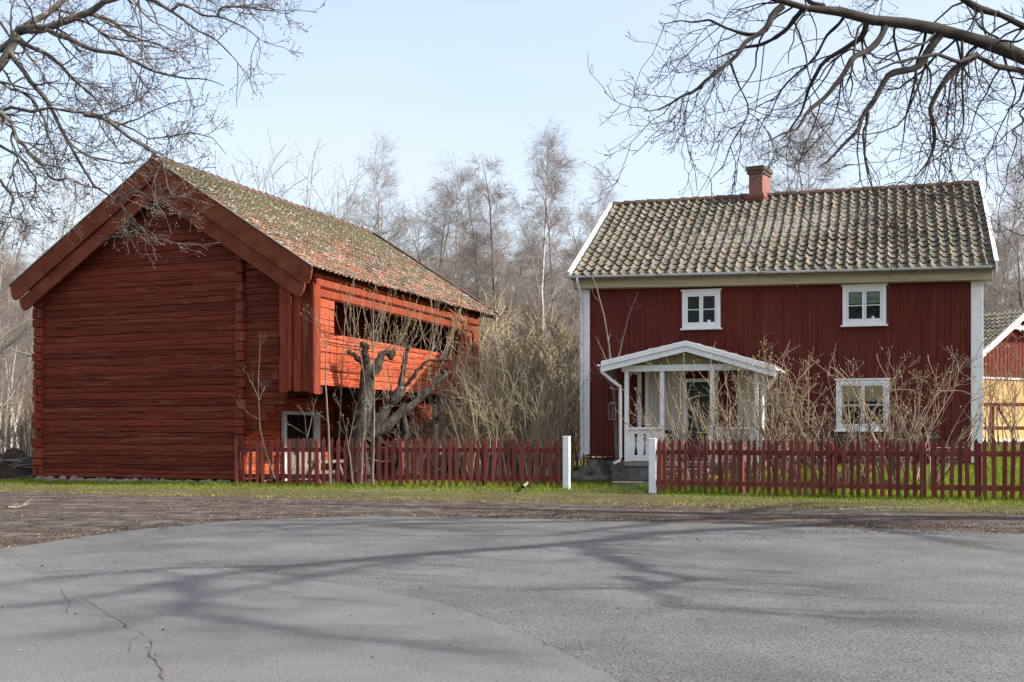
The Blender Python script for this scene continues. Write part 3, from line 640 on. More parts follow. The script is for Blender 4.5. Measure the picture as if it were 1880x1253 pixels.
def panel(u0, u1, cuts):                               # railing panel with hourglass cut outs
    z0, z1 = pz + .02, hz(789, pu0, VP); y0, y1 = VP + .03, VP + .07
    mb = MB(); cw = .12; n = len(cuts); xs_ = [u0]
    for c in cuts: xs_ += [c - cw / 2, c + cw / 2]
    xs_.append(u1)
    for i in range(0, len(xs_), 2): mb.box(xs_[i], xs_[i + 1], y0, y1, z0, z1)
    zb, zt = z0 + .16, z1 - .12; zm = (zb + zt) / 2
    for c in cuts:
        mb.box(c - cw / 2, c + cw / 2, y0, y1, z0, zb); mb.box(c - cw / 2, c + cw / 2, y0, y1, zt, z1)
        for s_ in (-1, 1):
            o = c + s_ * cw / 2; a = c + s_ * .05; b = c + s_ * .014
            mb.prism([(o, y0, zb), (a, y0, zb), (b, y0, zm), (a, y0, zt), (o, y0, zt)], (0, y1 - y0, 0))
    mb.build('railing_panel', M['white'], por)
    mb = MB(); mb.box(u0 - .02, u1 + .02, VP - .03, VP + .12, z1, z1 + .06); mb.build('railing_cap', M['white'], por, bevel=.006)
a0, a1 = posts[0] + .055, posts[1] - .055; panel(a0, a1, [a0 + .20, a0 + .45])
b0, b1 = posts[2] + .055, posts[3] - .055; panel(b0, b1, [b0 + .28, b0 + .58, b0 + .88])
# inside of the porch: side wall, door surround, door
mb = MB(); ds0, ds1 = hu(1262, 0), hu(1305, 0); dz1 = hz(703, ds0)
q0 = hu(1192, 0)
x = q0
while x < ds0 - .16: mb.box(x, x + .125, -.05, -.014, pz, bz + .3); x += .13
x = ds1 + .1
while x < pu1 - .1:
    if not (ds1 + .2 < x < ds1 + .72): mb.box(x, x + .125, -.05, -.014, pz, bz + .3)
    x += .13
mb.build('porch_panelling', M['creamwall'], por)
mb = MB(); mb.box(q0 - .11, q0 - .005, -.07, -.014, pz, bz + .3); mb.box(ds0 - .12, ds0 - .004, -.08, -.014, pz, dz1 + .1); mb.box(ds1 + .004, ds1 + .1, -.08, -.014, pz, dz1 + .1); mb.box(ds0, ds1, -.08, -.014, dz1 + .01, dz1 + .11); mb.build('door_casing', M['white'], por)
dr = empty('door', (ds0, -.05, pz)); dr.parent = por; W = ds1 - ds0; H = dz1 - pz
mb = MB(); mb.box(0, W, 0, .034, 0, H)
for (a, b) in ((.08, .42), (.5, .92)):
    mb.box(.08, W - .08, -.012, -.001, H * a, H * b)
dd = mb.build('door_leaf', M['door'], por); dd.location = (ds0, -.05, pz); bpy.data.objects.remove(dr)
mb = MB(); mb.tube([(W * .88, -.06, H * .47), (W * .88, -.01, H * .47)], .015, 8); mb.tube([(W * .88, -.06, H * .47), (W * .72, -.06, H * .47)], .01, 8); hd = mb.build('handle', M['metal'], dd)
# porch roof: white stepped fascia boards, deck, mossy tiles, gutters, pipes
for side, ue, ze in ((-1, EPL, zl), (1, EPR, zr)):
    for (o, h_, y_) in ((0, .14, VP - .36), (.142, .15, VP - .32)):
        mb = MB(); mb.prism([(PC, y_, za - o), (ue, y_, ze - o), (ue, y_, ze - o - h_), (PC, y_, za - o - h_)], (0, .035, 0)); mb.build('fascia_board', M['white'], por, bevel=.004)
    mb = MB(); mb.hexa([(PC, VP - .34, za - .10), (ue, VP - .34, ze - .10), (ue, -.02, ze - .10), (PC, -.02, za - .10), (PC, VP - .34, za - .02), (ue, VP - .34, ze - .02), (ue, -.02, ze - .02), (PC, -.02, za - .02)])
    mb.build('porch_roof_deck', M['creamwall'], por)
    a = math.atan((za - ze) / abs(ue - PC)); L = abs(ue - PC) / math.cos(a)
    tiles('porch_tiles', (PC, VP - .26, za - .065), (0, 1, 0), (side * math.cos(a), 0, -math.sin(a)), (side * math.sin(a), 0, math.cos(a)), 2.2, L - .03, .22, .33, M['tileh'], por, None, 20 + side, amp=.024)
    mb = MB(); gutter(mb, (ue + side * .07, VP - .3, ze - .08), (ue + side * .07, -.05, ze - .08), .05); mb.build('porch_gutter', M['white'], por)
    pu = posts[0] - .17 if side < 0 else posts[3] + .17; gxx = ue + side * .03 - side * .02
    mb = MB(); mb.tube([(gxx, VP - .2, ze - .12), (gxx, VP - .2, ze - .28), (gxx * .45 + pu * .55, VP - .06, ze - .52), (pu, VP + .0, ze - .68), (pu, VP + .02, ze - .9), (pu, VP + .02, pz + .12), (pu - side * -.0, VP - .02, pz + .02), (pu + (-.16 if side < 0 else .05), VP - .1, pz - .06)], .046, 10); mb.build('porch_downpipe', M['white'], por, smooth=True)

# things on and near the porch
def world_obj(mb, name, m, label, cat, group=None, **k):
    o = mb.build(name, m, **k); return tag(o, label, cat, group)
ux = hu(1168, -.5); p = h2w(ux, -.12, hz(735, ux, -.12))
lan = empty('lantern', p, HRZ, 'small metal lantern hanging on the red wall inside the porch', 'lantern')
mb = MB(); mb.box(-.07, .07, -.07, .07, -.16, -.13); mb.box(-.08, .08, -.08, .08, .12, .15); mb.prism([(-.08, -.08, .15), (.08, -.08, .15), (0, -.08, .24)], (0, .16, 0))
for sx in (-.065, .055):
    for sy in (-.065, .055): mb.box(sx, sx + .012, sy, sy + .012, -.13, .12)
mb.tube([(0, 0, .24), (0, 0, .42), (0, .06, .44)], .006, 6); mb.build('frame', M['metal'], lan)
mb = MB(); mb.tube([(0, 0, -.13), (0, 0, .0)], .025, 8); mb.build('candle', M['white'], lan)
# bench inside the porch
p = h2w(hu(1198, -1.2), -1.1, pz)
be = empty('porch_bench', p, HRZ, 'low dark red bench standing inside the white porch railing', 'bench')
mb = MB(); mb.box(-.5, .5, -.18, .18, .42, .46); mb.build('seat', M['darkred'], be)
mb = MB(); mb.box(-.5, .5, .14, .17, .78, .86); mb.box(-.5, .5, .14, .17, .62, .67)
for i in range(5): mb.bar((-.45 + i * .2, .155, .67), (-.35 + i * .2, .155, .78), .025)
mb.build('backrest', M['darkred'], be)
for sx in (-.44, .44): mb = MB(); mb.box(sx - .03, sx + .03, -.15, .17, 0, .42); mb.build('leg', M['darkred'], be)
# garden bench and chair under the ground-floor window, picnic table
def garden_chair(px, v, wid, label, name='garden_chair', cat='chair'):
    u = hu(px, v); x, y, _ = h2w(u, v); g = empty(name, (x, y, gzf(x, y)), HRZ, label, cat)
    mb = MB()
    for i in range(4): mb.box(-wid / 2, wid / 2, -.25 + i * .12, -.15 + i * .12, .43, .455)
    mb.build('seat', M['furn'], g)
    mb = MB()
    for i in range(4): mb.box(-wid / 2, wid / 2, .25 + i * .02, .275 + i * .02, .52 + i * .12, .61 + i * .12)
    mb.build('backrest', M['furn'], g)
    for sx in (-1, 1):
        mb = MB(); mb.box(sx * wid / 2 - .03, sx * wid / 2 + .03, -.24, -.18, 0, .62); mb.build('leg', M['furn'], g)
        mb = MB(); mb.bar((sx * wid / 2, .2, 0), (sx * wid / 2, .33, 1.0), .05); mb.build('leg', M['furn'], g)
        mb = MB(); mb.box(sx * wid / 2 - .035, sx * wid / 2 + .035, -.27, .28, .62, .65); mb.build('armrest', M['furn'], g)
    return g
garden_chair(1530, -1.0, 1.1, 'dark slatted garden bench left of the ground floor window', 'garden_bench', 'bench')
garden_chair(1683, -.9, 1.0, 'dark slatted garden chair near the white right corner of the cottage')
ux_ = hu(1462, -1.3); x, y, _ = h2w(ux_, -1.3)
tb = empty('garden_table', (x, y, gzf(x, y)), HRZ, 'dark brown plank garden table between porch and window', 'table')
mb = MB()
for i in range(5): mb.box(-.75, .75, -.36 + i * .145, -.23 + i * .145, .70, .735)
mb.build('table_top', M['furn'], tb)
for sx in (-.55, .55):
    mb = MB(); mb.bar((sx, -.3, 0), (sx, .3, .7), .07); mb.bar((sx + .04, .3, 0), (sx + .04, -.3, .7), .07); mb.build('leg', M['furn'], tb)
# stone kerb of the flower bed, doorstep slabs
u = hu(1160, -2.6); x, y, _ = h2w(u, -2.5)
bed = empty('flower_bed', (x, y, gzf(x, y)), HRZ, 'low stone edged flower bed beside the porch steps', 'flower bed')
mb = MB(); mb.box(-.55, .5, -.14, .14, -.1, .16); mb.build('stone_edge', M['stone'], bed, bevel=.03)
mb = MB(); mb.box(-.5, .45, .1, .5, -.1, .2); mb.build('soil', M['soil'], bed)

# ------------------------------------------------------------ fence
def make_pickets():
    out = []
    for k in range(4):
        rr = random.Random(k); w_, t_, h_ = .088 + rr.uniform(-.004, .006), .022, 1.18 + rr.uniform(-.01, .02)
        mb = MB(); pk = .018 + rr.uniform(-.012, .02)
        mb.prism([(-w_ / 2, -t_, 0), (w_ / 2, -t_, 0), (w_ / 2, -t_, h_ - .02), (pk, -t_, h_ + .07), (-w_ / 2, -t_, h_ - .02)], (0, t_, 0))
        o = mb.build('picket', M['fence'], bevel=.003); out.append(o.data); bpy.data.objects.remove(o)
    return out
PK = make_pickets()
def fence(p0, p1, n, label, zt=.0, tall=1.0, posts=(), seed=0):
    p0 = np.array(p0); p1 = np.array(p1); d = p1 - p0; L = float(np.hypot(*d)); rz = math.atan2(d[1], d[0])
    root = empty('picket_fence', (p0[0], p0[1], 0), rz, label, 'fence', 'red picket fences along the road'); rr = random.Random(seed)
    zz = lambda s: gzf(p0[0] + d[0] * s / L, p0[1] + d[1] * s / L)
    for i in range(n):
        s = (i + .5) * L / n; o = bpy.data.objects.new('picket', PK[rr.randrange(4)]); COL.objects.link(o); o.parent = root
        o.location = (s + rr.gauss(0, .010), -.03 + rr.gauss(0, .002), zz(s) + .035 + rr.gauss(0, .015)); o.rotation_euler = (rr.gauss(0, .010), rr.gauss(0, .017), rr.gauss(0, .03)); o.scale = (1, 1, tall)
    for h in (.27, .98):
        mb = MB(); mb.bar((0, 0, h * tall), (L, 0, h * tall), .045, .12); mb.build('rail', M['fence'], root, bevel=.004)
    for s in posts:
        mb = MB(); mb.box(s - .055, s + .055, -.055 + .1, .055 + .1, -.1, 1.2 * tall); mb.build('post', M['fence'], root, bevel=.006)
    return root
fence((-7.72, 33.30), (1.33, 31.42), 47, 'long red picket fence in front of the barn and old tree, left of the gap', posts=(.08, 2.4, 4.8, 7.1, 9.1), seed=1, tall=1.03)
fence((3.5, 29.05), (9.0, 26.0), 37, 'red picket fence in front of the cottage lilac bushes, right of the gap', posts=(.06, 2.1, 4.2, 6.2), seed=2, tall=1.02)
fence((9.05, 25.97), (14.0, 24.3), 30, 'red picket fence length at the right edge, with taller pickets', posts=(.1, 1.0, 3.0, 4.9), seed=3, tall=1.03)
for (x, y, h, lb) in ((1.43, 31.38, 1.36, 'square white gate post at the right end of the barn side fence'), (3.42, 29.10, 1.31, 'square white gate post at the left end of the cottage side fence')):
    g = empty('gate_post', (x, y, 0), -.3, lb, 'gate post', 'white gate posts either side of the gap')
    mb = MB(); mb.box(-.085, .085, -.085, .085, -.1, h); mb.build('shaft', M['white'], g, bevel=.008)
    mb = MB(); mb.box(-.092, .092, -.092, .092, h, h + .025); mb.build('cap', M['white'], g, bevel=.008)

# ------------------------------------------------------------ far shed at the right
sx0, sy0 = at(1868, 800, 50)[:2]
shed = empty('shed', (sx0, sy0, .9), math.atan2(.5, .866), 'far red gabled shed with white carved bargeboards and a yellow boarded lower wall', 'shed')
SHW, SZR, SZE = 3.2, 5.6, 3.55
mb = MB(); mb.box(-SHW + .3, SHW - .3, 0, 7, 2.9, 3.7); mb.prism([(-SHW + .3, 0, 3.7), (SHW - .3, 0, 3.7), (0, 0, SZR - .1)], (0, 7, 0))
for i in range(24): x = -2.8 + i * .24; mb.box(x, x + .04, -.02, .0, 2.9, max(3.0, SZR - .4 - abs(x) * .65))
mb.build('gable_wall', M['cottage'], shed)
mb = MB(); mb.box(-SHW + .3, SHW - .3, .02, 7, .35, 2.82)
mb.build('lower_wall', M['yellow'], shed)
mb = MB(); mb.box(-SHW + .25, SHW - .25, -.03, .02, 2.82, 2.9); mb.box(-SHW + .25, SHW - .25, -.04, .02, .25, .35)
for x in (-SHW + .3, 1.0, SHW - .4): mb.box(x, x + .12, -.03, .019, .35, 2.82)
mb.build('trim', M['worn'], shed)
for s_ in (-1, 1):
    mb = MB(); mb.prism([(0, -.5, SZR + .1), (s_ * (SHW + .2), -.5, SZE - .05), (s_ * (SHW + .2), -.5, SZE - .32), (0, -.5, SZR - .17)], (0, .05, 0)); mb.build('bargeboard', M['white'], shed)
    a = math.atan((SZR - SZE) / SHW)
    tiles('roof_tiles', (0, -.5, SZR + .08), (0, 1, 0), (s_ * math.cos(a), 0, -math.sin(a)), (s_ * math.sin(a), 0, math.cos(a)), 8, SHW / math.cos(a) + .2, .25, .36, M['tileh'], shed, None, 40 + s_)
mb = MB()                                              # fretwork under the ridge
mb.box(-.75, .75, -.46, -.43, SZR - .72, SZR - .62)
for x in (-.5, 0, .5):
    mb.tube([(x, -.47, SZR - .66), (x, -.42, SZR - .66)], .13 if x == 0 else .09, 12)
for x in (-.28, .28): mb.bar((x - .15, -.445, SZR - .8), (x + .15, -.445, SZR - .52), .04); mb.bar((x - .15, -.445, SZR - .52), (x + .15, -.445, SZR - .8), .04)
mb.build('fretwork', M['white'], shed)
# rail fence in front of the shed
p0 = at(1822, 800, 44); rf = empty('rail_fence', (p0[0], p0[1], 1.25), R(-6), 'weathered red rail fence with slanting struts in front of the shed', 'fence')
for i, x in enumerate((0, 1.3, 3.0)):
    mb = MB(); mb.bar((x, 0, -.2), (x, 0, 1.35), .12); mb.bar((x + .2, .05, 1.2), (x + .75, .05, .2), .08); mb.build('post', M['fence'], rf)
for z_ in (1.28, .42):
    mb = MB(); mb.bar((-1.5, -.05, z_), (4, -.05, z_), .08, .13); mb.build('rail', M['fence'], rf)

# ------------------------------------------------------------ trees
def tubes(P, Rd, sides):
    """P (B,n,3) polylines, Rd (B,n) radii -> verts, quads"""
    B, n, _ = P.shape; T = np.empty_like(P); T[:, 1:-1] = P[:, 2:] - P[:, :-2]; T[:, 0] = P[:, 1] - P[:, 0]; T[:, -1] = P[:, -1] - P[:, -2]
    T /= np.linalg.norm(T, axis=2, keepdims=True) + 1e-9
    D = P[:, -1] - P[:, 0]; ref = np.zeros((B, 3)); ref[np.arange(B), np.abs(D).argmin(1)] = 1
    X = np.cross(T, ref[:, None]); X /= np.linalg.norm(X, axis=2, keepdims=True) + 1e-9; Yv = np.cross(T, X)
    a = np.arange(sides) * 2 * np.pi / sides
    V = P[:, :, None] + (X[:, :, None] * np.cos(a)[None, None, :, None] + Yv[:, :, None] * np.sin(a)[None, None, :, None]) * Rd[:, :, None, None]
    i = np.arange(n - 1)[:, None]; k = np.arange(sides)[None, :]; k2 = (k + 1) % sides
    q = np.stack([i * sides + k, i * sides + k2, (i + 1) * sides + k2, (i + 1) * sides + k], -1).reshape(-1, 4)
    Q = (q[None] + (np.arange(B) * n * sides)[:, None, None]).reshape(-1, 4)
    return V.reshape(-1, 3), Q
def join(parts):
    Vs, Qs, o = [], [], 0
    for V, Q in parts: Vs.append(V); Qs.append(Q + o); o += len(V)
    return np.concatenate(Vs), np.concatenate(Qs)
def spawn(P, Rd, per, r, ang=(35, 60), lf=.5, ll=None, n=5, wander=.2, up=0.0, droop=0.0, t0=.15, t1=.98, rf=.6, rmin=.004, taper=.25, bias=None, vary=.4, curl=0.0, tipf=.6):
    """children along every branch of P"""
    B, m, _ = P.shape; L = np.linalg.norm(np.diff(P, axis=1), axis=2).sum(1)
    cnt = r.poisson(per if np.isscalar(per) else per * L, B) if np.isscalar(per) and per > 0 else r.poisson(-per * L)
    idx = np.repeat(np.arange(B), cnt); N = len(idx)
    if N == 0: return np.zeros((0, n, 3)), np.zeros((0, n))
    t = r.uniform(t0, t1, N) * (m - 1); i = np.minimum(t.astype(int), m - 2); f = (t - i)[:, None]
    base = P[idx, i] * (1 - f) + P[idx, i + 1] * f; tan = P[idx, i + 1] - P[idx, i]; tan /= np.linalg.norm(tan, axis=1)[:, None] + 1e-9
    rb = Rd[idx, i] * (1 - f[:, 0]) + Rd[idx, i + 1] * f[:, 0]
    q = r.normal(size=(N, 3)); 
    if bias is not None: q += np.array(bias)
    q -= (q * tan).sum(1)[:, None] * tan; q /= np.linalg.norm(q, axis=1)[:, None] + 1e-9
    a = np.radians(r.uniform(*ang, N))[:, None]; d = tan * np.cos(a) + q * np.sin(a)
    ln = (L[idx] * lf if ll is None else np.full(N, ll)) * r.uniform(1 - vary, 1 + vary, N) * (1 - (1 - tipf) * t / (m - 1))
    pts = [base]; st = (ln / (n - 1))[:, None]
    for k in range(n - 1):
        w_ = k / max(n - 2, 1)
        d = d + r.normal(0, wander, (N, 3)); d[:, 2] += up - droop * (1 - w_) + curl * w_; d /= np.linalg.norm(d, axis=1)[:, None]; pts.append(pts[-1] + d * st)
    C = np.stack(pts, 1); r0 = np.maximum(rb * rf, rmin); tt = np.linspace(0, 1, n)[None]
    RR = np.maximum(r0[:, None] * (1 - tt * (1 - taper)), rmin * .7)
    return C, RR
def stem(p, d, L, n, r, wander, up=0.0):
    pts = [np.array(p, float)]; d = np.array(d, float); d /= np.linalg.norm(d)
    for k in range(n - 1):
        d = d + r.normal(0, wander, 3); d[2] += up; d /= np.linalg.norm(d); pts.append(pts[-1] + d * L / (n - 1))
    return np.stack(pts)
def octa(C, s, r, el=1.6):
    N = len(C); d = np.array([[1, 0, 0], [-1, 0, 0], [0, 1, 0], [0, -1, 0], [0, 0, el], [0, 0, -el]], float)
    V = C[:, None] + d[None] * (s * r.uniform(.6, 1.4, N))[:, None, None] + r.normal(0, s * .25, (N, 6, 3))
    f = np.array([[0, 2, 4], [2, 1, 4], [1, 3, 4], [3, 0, 4], [2, 0, 5], [1, 2, 5], [3, 1, 5], [0, 3, 5]])
    return V.reshape(-1, 3), (f[None] + (np.arange(N) * 6)[:, None, None]).reshape(-1, 3)

def forest_tree(kind, seed):
    """trunk and crown meshes of a bare tree, about 17 m high, root at the origin"""
    r = np.random.default_rng(seed)
    H = {'birch': 17, 'alder': 16, 'oak': 13, 'pole': 14}[kind] * r.uniform(.93, 1.07)
    T = stem((0, 0, -.3), (r.normal(0, .05), r.normal(0, .05), 1), H, 14, r, .035, .03)[None]
    r0 = {'birch': .15, 'alder': .14, 'oak': .22, 'pole': .10}[kind]
    TR = (r0 * (1 - np.linspace(0, 1, 14) ** .9) + .012)[None]
    tr = tubes(T, TR, 8); cr = []
    if kind == 'birch':
        a = spawn(T, TR, 42, r, (25, 50), lf=.22, n=6, wander=.09, up=.05, t0=.28, rf=.42, rmin=.009, tipf=.45)
        b = spawn(*a, 9, r, (25, 55), lf=.42, n=5, wander=.12, up=-.02, rf=.55, rmin=.0065)
        c = spawn(*b, 5, r, (20, 50), ll=.9, n=5, wander=.12, droop=.1, rf=.6, rmin=.0045)
        d = spawn(*c, 2.2, r, (20, 50), ll=.5, n=3, wander=.12, droop=.15, rf=.7, rmin=.004)
    elif kind == 'alder':
        a = spawn(T, TR, 60, r, (40, 70), lf=.17, n=6, wander=.1, up=.06, t0=.2, rf=.4, rmin=.009, tipf=.35)
        b = spawn(*a, 8, r, (30, 60), lf=.4, n=5, wander=.14, up=.04, rf=.55, rmin=.0065)
        c = spawn(*b, 5, r, (30, 60), ll=.6, n=4, wander=.15, up=.02, rf=.6, rmin=.005)
        d = spawn(*c, 2, r, (30, 60), ll=.35, n=3, wander=.15, rf=.7, rmin=.004)
    elif kind == 'oak':
        a = spawn(T, TR, 22, r, (35, 70), lf=.42, n=7, wander=.2, up=.06, t0=.25, rf=.55, rmin=.015, tipf=.5)
        b = spawn(*a, 9, r, (30, 60), lf=.42, n=6, wander=.22, up=.03, rf=.55, rmin=.008)
        c = spawn(*b, 7, r, (30, 65), lf=.42, n=5, wander=.22, rf=.6, rmin=.006)
        d = spawn(*c, 3.5, r, (30, 65), ll=.4, n=3, wander=.2, rf=.7, rmin=.0045)
    else:
        a = spawn(T, TR, 50, r, (30, 55), lf=.14, n=5, wander=.1, up=.08, t0=.15, rf=.4, rmin=.008, tipf=.4)
        b = spawn(*a, 6, r, (30, 60), lf=.45, n=4, wander=.14, up=.05, rf=.55, rmin=.006)
        c = spawn(*b, 4, r, (30, 60), ll=.45, n=3, wander=.15, rf=.6, rmin=.0045)
        d = spawn(*c, 1.5, r, (30, 60), ll=.3, n=3, wander=.15, rf=.7, rmin=.004)
    cr = join([tubes(*a, 4), tubes(*b, 3), tubes(*c, 3), tubes(*d, 3)])
    return tr, cr
def make_tree(kind, seed, bark, twig):
    (tv, tq), (cv, cq) = forest_tree(kind, seed)
    root = empty({'birch': 'birch_tree', 'alder': 'alder_tree', 'oak': 'broad_tree', 'pole': 'young_tree'}[kind])
    fast_mesh('trunk', tv, tq, M[bark], root, smooth=True); fast_mesh('crown', cv, cq, M[twig], root); return root
PR = {}
for key, kind, sd_, bk, tw_ in (('b1', 'birch', 1, 'birch', 'twig_b'), ('b2', 'birch', 2, 'birch', 'twig_b'), ('a1', 'alder', 3, 'bark_l', 'twig_b'), ('a2', 'alder', 4, 'bark_l', 'twig_g'),
                                ('o1', 'oak', 5, 'bark_l', 'twig_g'), ('o2', 'oak', 6, 'bark_l', 'twig_g'), ('p1', 'pole', 7, 'bark_l', 'twig_g'), ('p2', 'pole', 8, 'bark_l', 'twig_b')):
    PR[key] = make_tree(kind, sd_, bk, tw_)
USED = set()
def place(key, x, y, s=1.0, label='', cat='tree', group=None, rz=None, sxy=None, z=None, lean=0.0, store=PR):
    o = store[key]
    if key in USED: o = copy_tree(o)
    USED.add(key); o.name = store[key].name.split('.')[0]
    o.location = (x, y, (gzf(x, y) if z is None else z)); o.rotation_euler = (0, lean, random.uniform(0, 6.28) if rz is None else rz)
    k = sxy or s; o.scale = (k, k, s); tag(o, label, cat)
    if group: o['group'] = group
    elif 'group' in o: del o['group']
    return o
def place_px(key, px, top, Y, label, group=None, H=17.0, **kw):
    x = (px - CX) * Y / F; z0 = gzf(x, Y); zt = CH + (HY - top) * Y / F; return place(key, x, Y, (zt - z0) / H, label, group=group, **kw)
HT_ = {k: float(max(v.co.z for v in PR[k].children[1].data.vertices)) for k in PR}
def pp(key, px, top, Y, label, group=None, **kw): return place_px(key, px, top, Y, label, group, H=HT_[key], **kw)
pp('b1', 1004, 268, 64, 'tallest white birch between the barn and the cottage', lean=-.02)
pp('b2', 752, 322, 74, 'slim birch rising behind the far end of the barn roof, left of a pair')
pp('b1', 812, 318, 76, 'slim birch rising behind the barn roof, right of a pair')
pp('a1', 938, 300, 66, 'dark upright alder left of the tallest birch')
pp('a2', 890, 345, 68, 'thin alder tree left of the dark alder in the wood')
pp('b2', 1075, 370, 80, 'slender birch just left of the cottage roof')
pp('a1', 1042, 350, 74, 'brownish tree between the tallest birch and the cottage')
pp('b1', 1455, 225, 72, 'hazy birch crown above the cottage roof right of the chimney')
pp('o1', 1520, 290, 60, 'spreading bare tree behind the cottage ridge under the oak twigs')
pp('b2', 1805, 300, 76, 'hazy birch crown beyond the right end of the cottage roof')
pp('o2', 1860, 420, 70, 'dark spreading tree behind the far shed')
pp('a2', 1890, 380, 82, 'tall thin tree at the right edge behind the shed')
pp('o1', 95, 395, 50, 'spreading bare tree behind the left slope of the barn roof')
pp('o2', -10, 440, 44, 'bare tree at the left edge low behind the barn')
GW = 'bare trees of the wood behind the buildings'
rr = random.Random(77)
for i in range(145):
    Y = rr.uniform(62, 125); px = rr.choice((rr.uniform(680, 1110), rr.uniform(680, 1110), rr.uniform(700, 1100), rr.uniform(560, 1500), rr.uniform(-60, 70), rr.uniform(1780, 1960)))
    hh = rr.uniform(9, 15.5) if 680 < px < 1110 or px > 1700 or px < 100 else rr.uniform(6, 8)
    k = rr.choice(('a1', 'a2', 'o1', 'o2', 'p1', 'p2', 'b2', 'p1')); x = (px - CX) * Y / F
    zone = 'at the far left of the barn' if px < 200 else 'behind the far end of the barn roof' if px < 800 else 'in the gap beside the barn' if px < 930 else 'in the gap beside the cottage' if px < 1120 else 'behind the cottage roof' if px < 1600 else 'beyond the far shed'
    kd = {'a': 'alder', 'o': 'spreading tree', 'p': 'young tree', 'b': 'birch'}[k[0]]; dp = 'near' if Y < 82 else 'middle distance' if Y < 103 else 'far'
    place(k, x, Y, hh / HT_[k] * (Y / 85) ** .4, '%s bare %s of the wood %s' % (dp, kd, zone), group='%s %ss of the wood %s' % (dp, kd, zone), sxy=hh / HT_[k] * rr.uniform(1, 1.4))
for i in range(16):                                    # the wood goes on to the left, seen from a step to the side
    Y = rr.uniform(50, 110); px = rr.uniform(-420, -70); k = rr.choice(('a2', 'o1', 'p1', 'p2', 'b2'))
    place(k, (px - CX) * Y / F, Y, rr.uniform(9, 13) / HT_[k], 'bare tree of the wood beyond the left edge of the picture', group='trees beyond the left edge', sxy=.8)
for i, (px, Y, hh) in enumerate(((5, 52, 8), (35, 58, 9), (20, 46, 6), (50, 64, 9), (-20, 55, 8), (60, 48, 6.5), (10, 70, 10), (40, 72, 10), (-5, 62, 9), (25, 80, 11))):
    place(rr.choice(('p1', 'p2', 'b2', 'b1')), (px - CX) * Y / F, Y, hh / 15, '%s slim bare tree standing left of the barn, %s' % (('nearer', 'middle distance', 'farther')[0 if Y < 53 else 1 if Y < 63 else 2], 'at the picture edge' if px < 15 else 'close to the barn corner' if px > 38 else 'halfway to the barn corner'), group='slim trees left of the barn')

# shrubs ------------------------------------------------------
def shrub_mesh(seed, H, n_st, spread, lean, dens=1.0, r0=.02, bud=None, bs=.014, wander=.10, forks=3, up=.05, twl=.5, rm=.0045, budk=.7):
    r = np.random.default_rng(seed); S = []
    for i in range(n_st):
        a = r.uniform(0, 6.28); rad = spread * math.sqrt(r.uniform(0, 1)); l = r.uniform(.1, 1) * lean
        S.append(stem((rad * math.cos(a), rad * math.sin(a), -.1), (math.cos(a) * l, math.sin(a) * l, 1), H * r.uniform(.6, 1.0), 9, r, wander, up * .6))
    P = np.stack(S); RR = (r0 * r.uniform(.5, 1.2, n_st))[:, None] * (1 - .88 * np.linspace(0, 1, 9)[None])
    a = spawn(P, RR, forks * dens * 1.6, r, (20, 50), lf=.38, n=6, wander=.13, up=up, t0=.2, rf=.65, rmin=rm * 1.5)
    b = spawn(*a, 3.4 * dens, r, (25, 60), ll=twl, n=5, wander=.16, up=up, rf=.65, rmin=rm)
    b2 = spawn(P, RR, 3 * dens, r, (30, 65), ll=twl, n=5, wander=.16, up=up, rf=.5, t0=.25, rmin=rm)
    c = spawn(*b, 1.6 * dens, r, (25, 60), ll=twl * .45, n=3, wander=.15, up=up, rf=.7, rmin=rm * .85)
    st = join([tubes(P, RR, 6)] + [tubes(*q, 4) for q in (a,)] + [tubes(*q, 3) for q in (b, b2, c)])
    bd = None
    if bud:
        pts = np.concatenate([a[0][:, -1], b[0][:, -1], b2[0][:, -1], c[0][:, -1], b[0][:, 2], a[0][:, 3]]); pts = pts[pts[:, 2] > H * .18]
        pts = pts[r.uniform(0, 1, len(pts)) < budk]; bd = octa(pts, bs, r)
    return st, bd
SH = {}
def make_shrub(key, name, stemmat, budmat, **kw):
    st, bd = shrub_mesh(bud=budmat, **kw); root = empty(name); fast_mesh('stems', *st, M[stemmat], root)
    if bd: fast_mesh('buds', *bd, M[budmat], root)
    SH[key] = root
make_shrub('l1', 'lilac_bush', 'twig_l', 'bud_y', seed=31, H=3.7, n_st=12, spread=.45, lean=.40, r0=.034, dens=.66, rm=.005, wander=.15, budk=.4)
make_shrub('l2', 'lilac_bush', 'twig_l', 'bud_y', seed=32, H=3.5, n_st=11, spread=.4, lean=.46, r0=.034, dens=.66, rm=.005, wander=.16, budk=.4)
make_shrub('l3', 'lilac_bush', 'twig_l', 'bud_y', seed=33, H=3.3, n_st=10, spread=.35, lean=.52, r0=.03, dens=.68, rm=.005, wander=.17, budk=.4)
make_shrub('t1', 'thicket_shrub', 'twig_y', 'bud_y', seed=41, H=5.2, n_st=17, spread=.9, lean=.2, r0=.036, dens=.85, bs=.018, twl=.7, rm=.0085, budk=.6)
make_shrub('t2', 'thicket_shrub', 'twig_g', 'bud_y', seed=42, H=4.6, n_st=13, spread=.9, lean=.28, r0=.034, dens=.85, bs=.015, twl=.65, rm=.0085, budk=.25)
make_shrub('t3', 'thicket_shrub', 'twig_l', None, seed=43, H=3.2, n_st=16, spread=.9, lean=.3, r0=.024, dens=.7, twl=.5, rm=.006)
make_shrub('t4', 'thicket_shrub', 'twig_y', 'bud_y', seed=46, H=4.2, n_st=20, spread=.8, lean=.16, r0=.024, dens=.75, bs=.014, twl=.5, rm=.0055, budk=.35)
make_shrub('r1', 'red_shrub', 'twig_r', None, seed=44, H=2.2, n_st=22, spread=.8, lean=.3, r0=.014, dens=1.0, twl=.4, rm=.005)
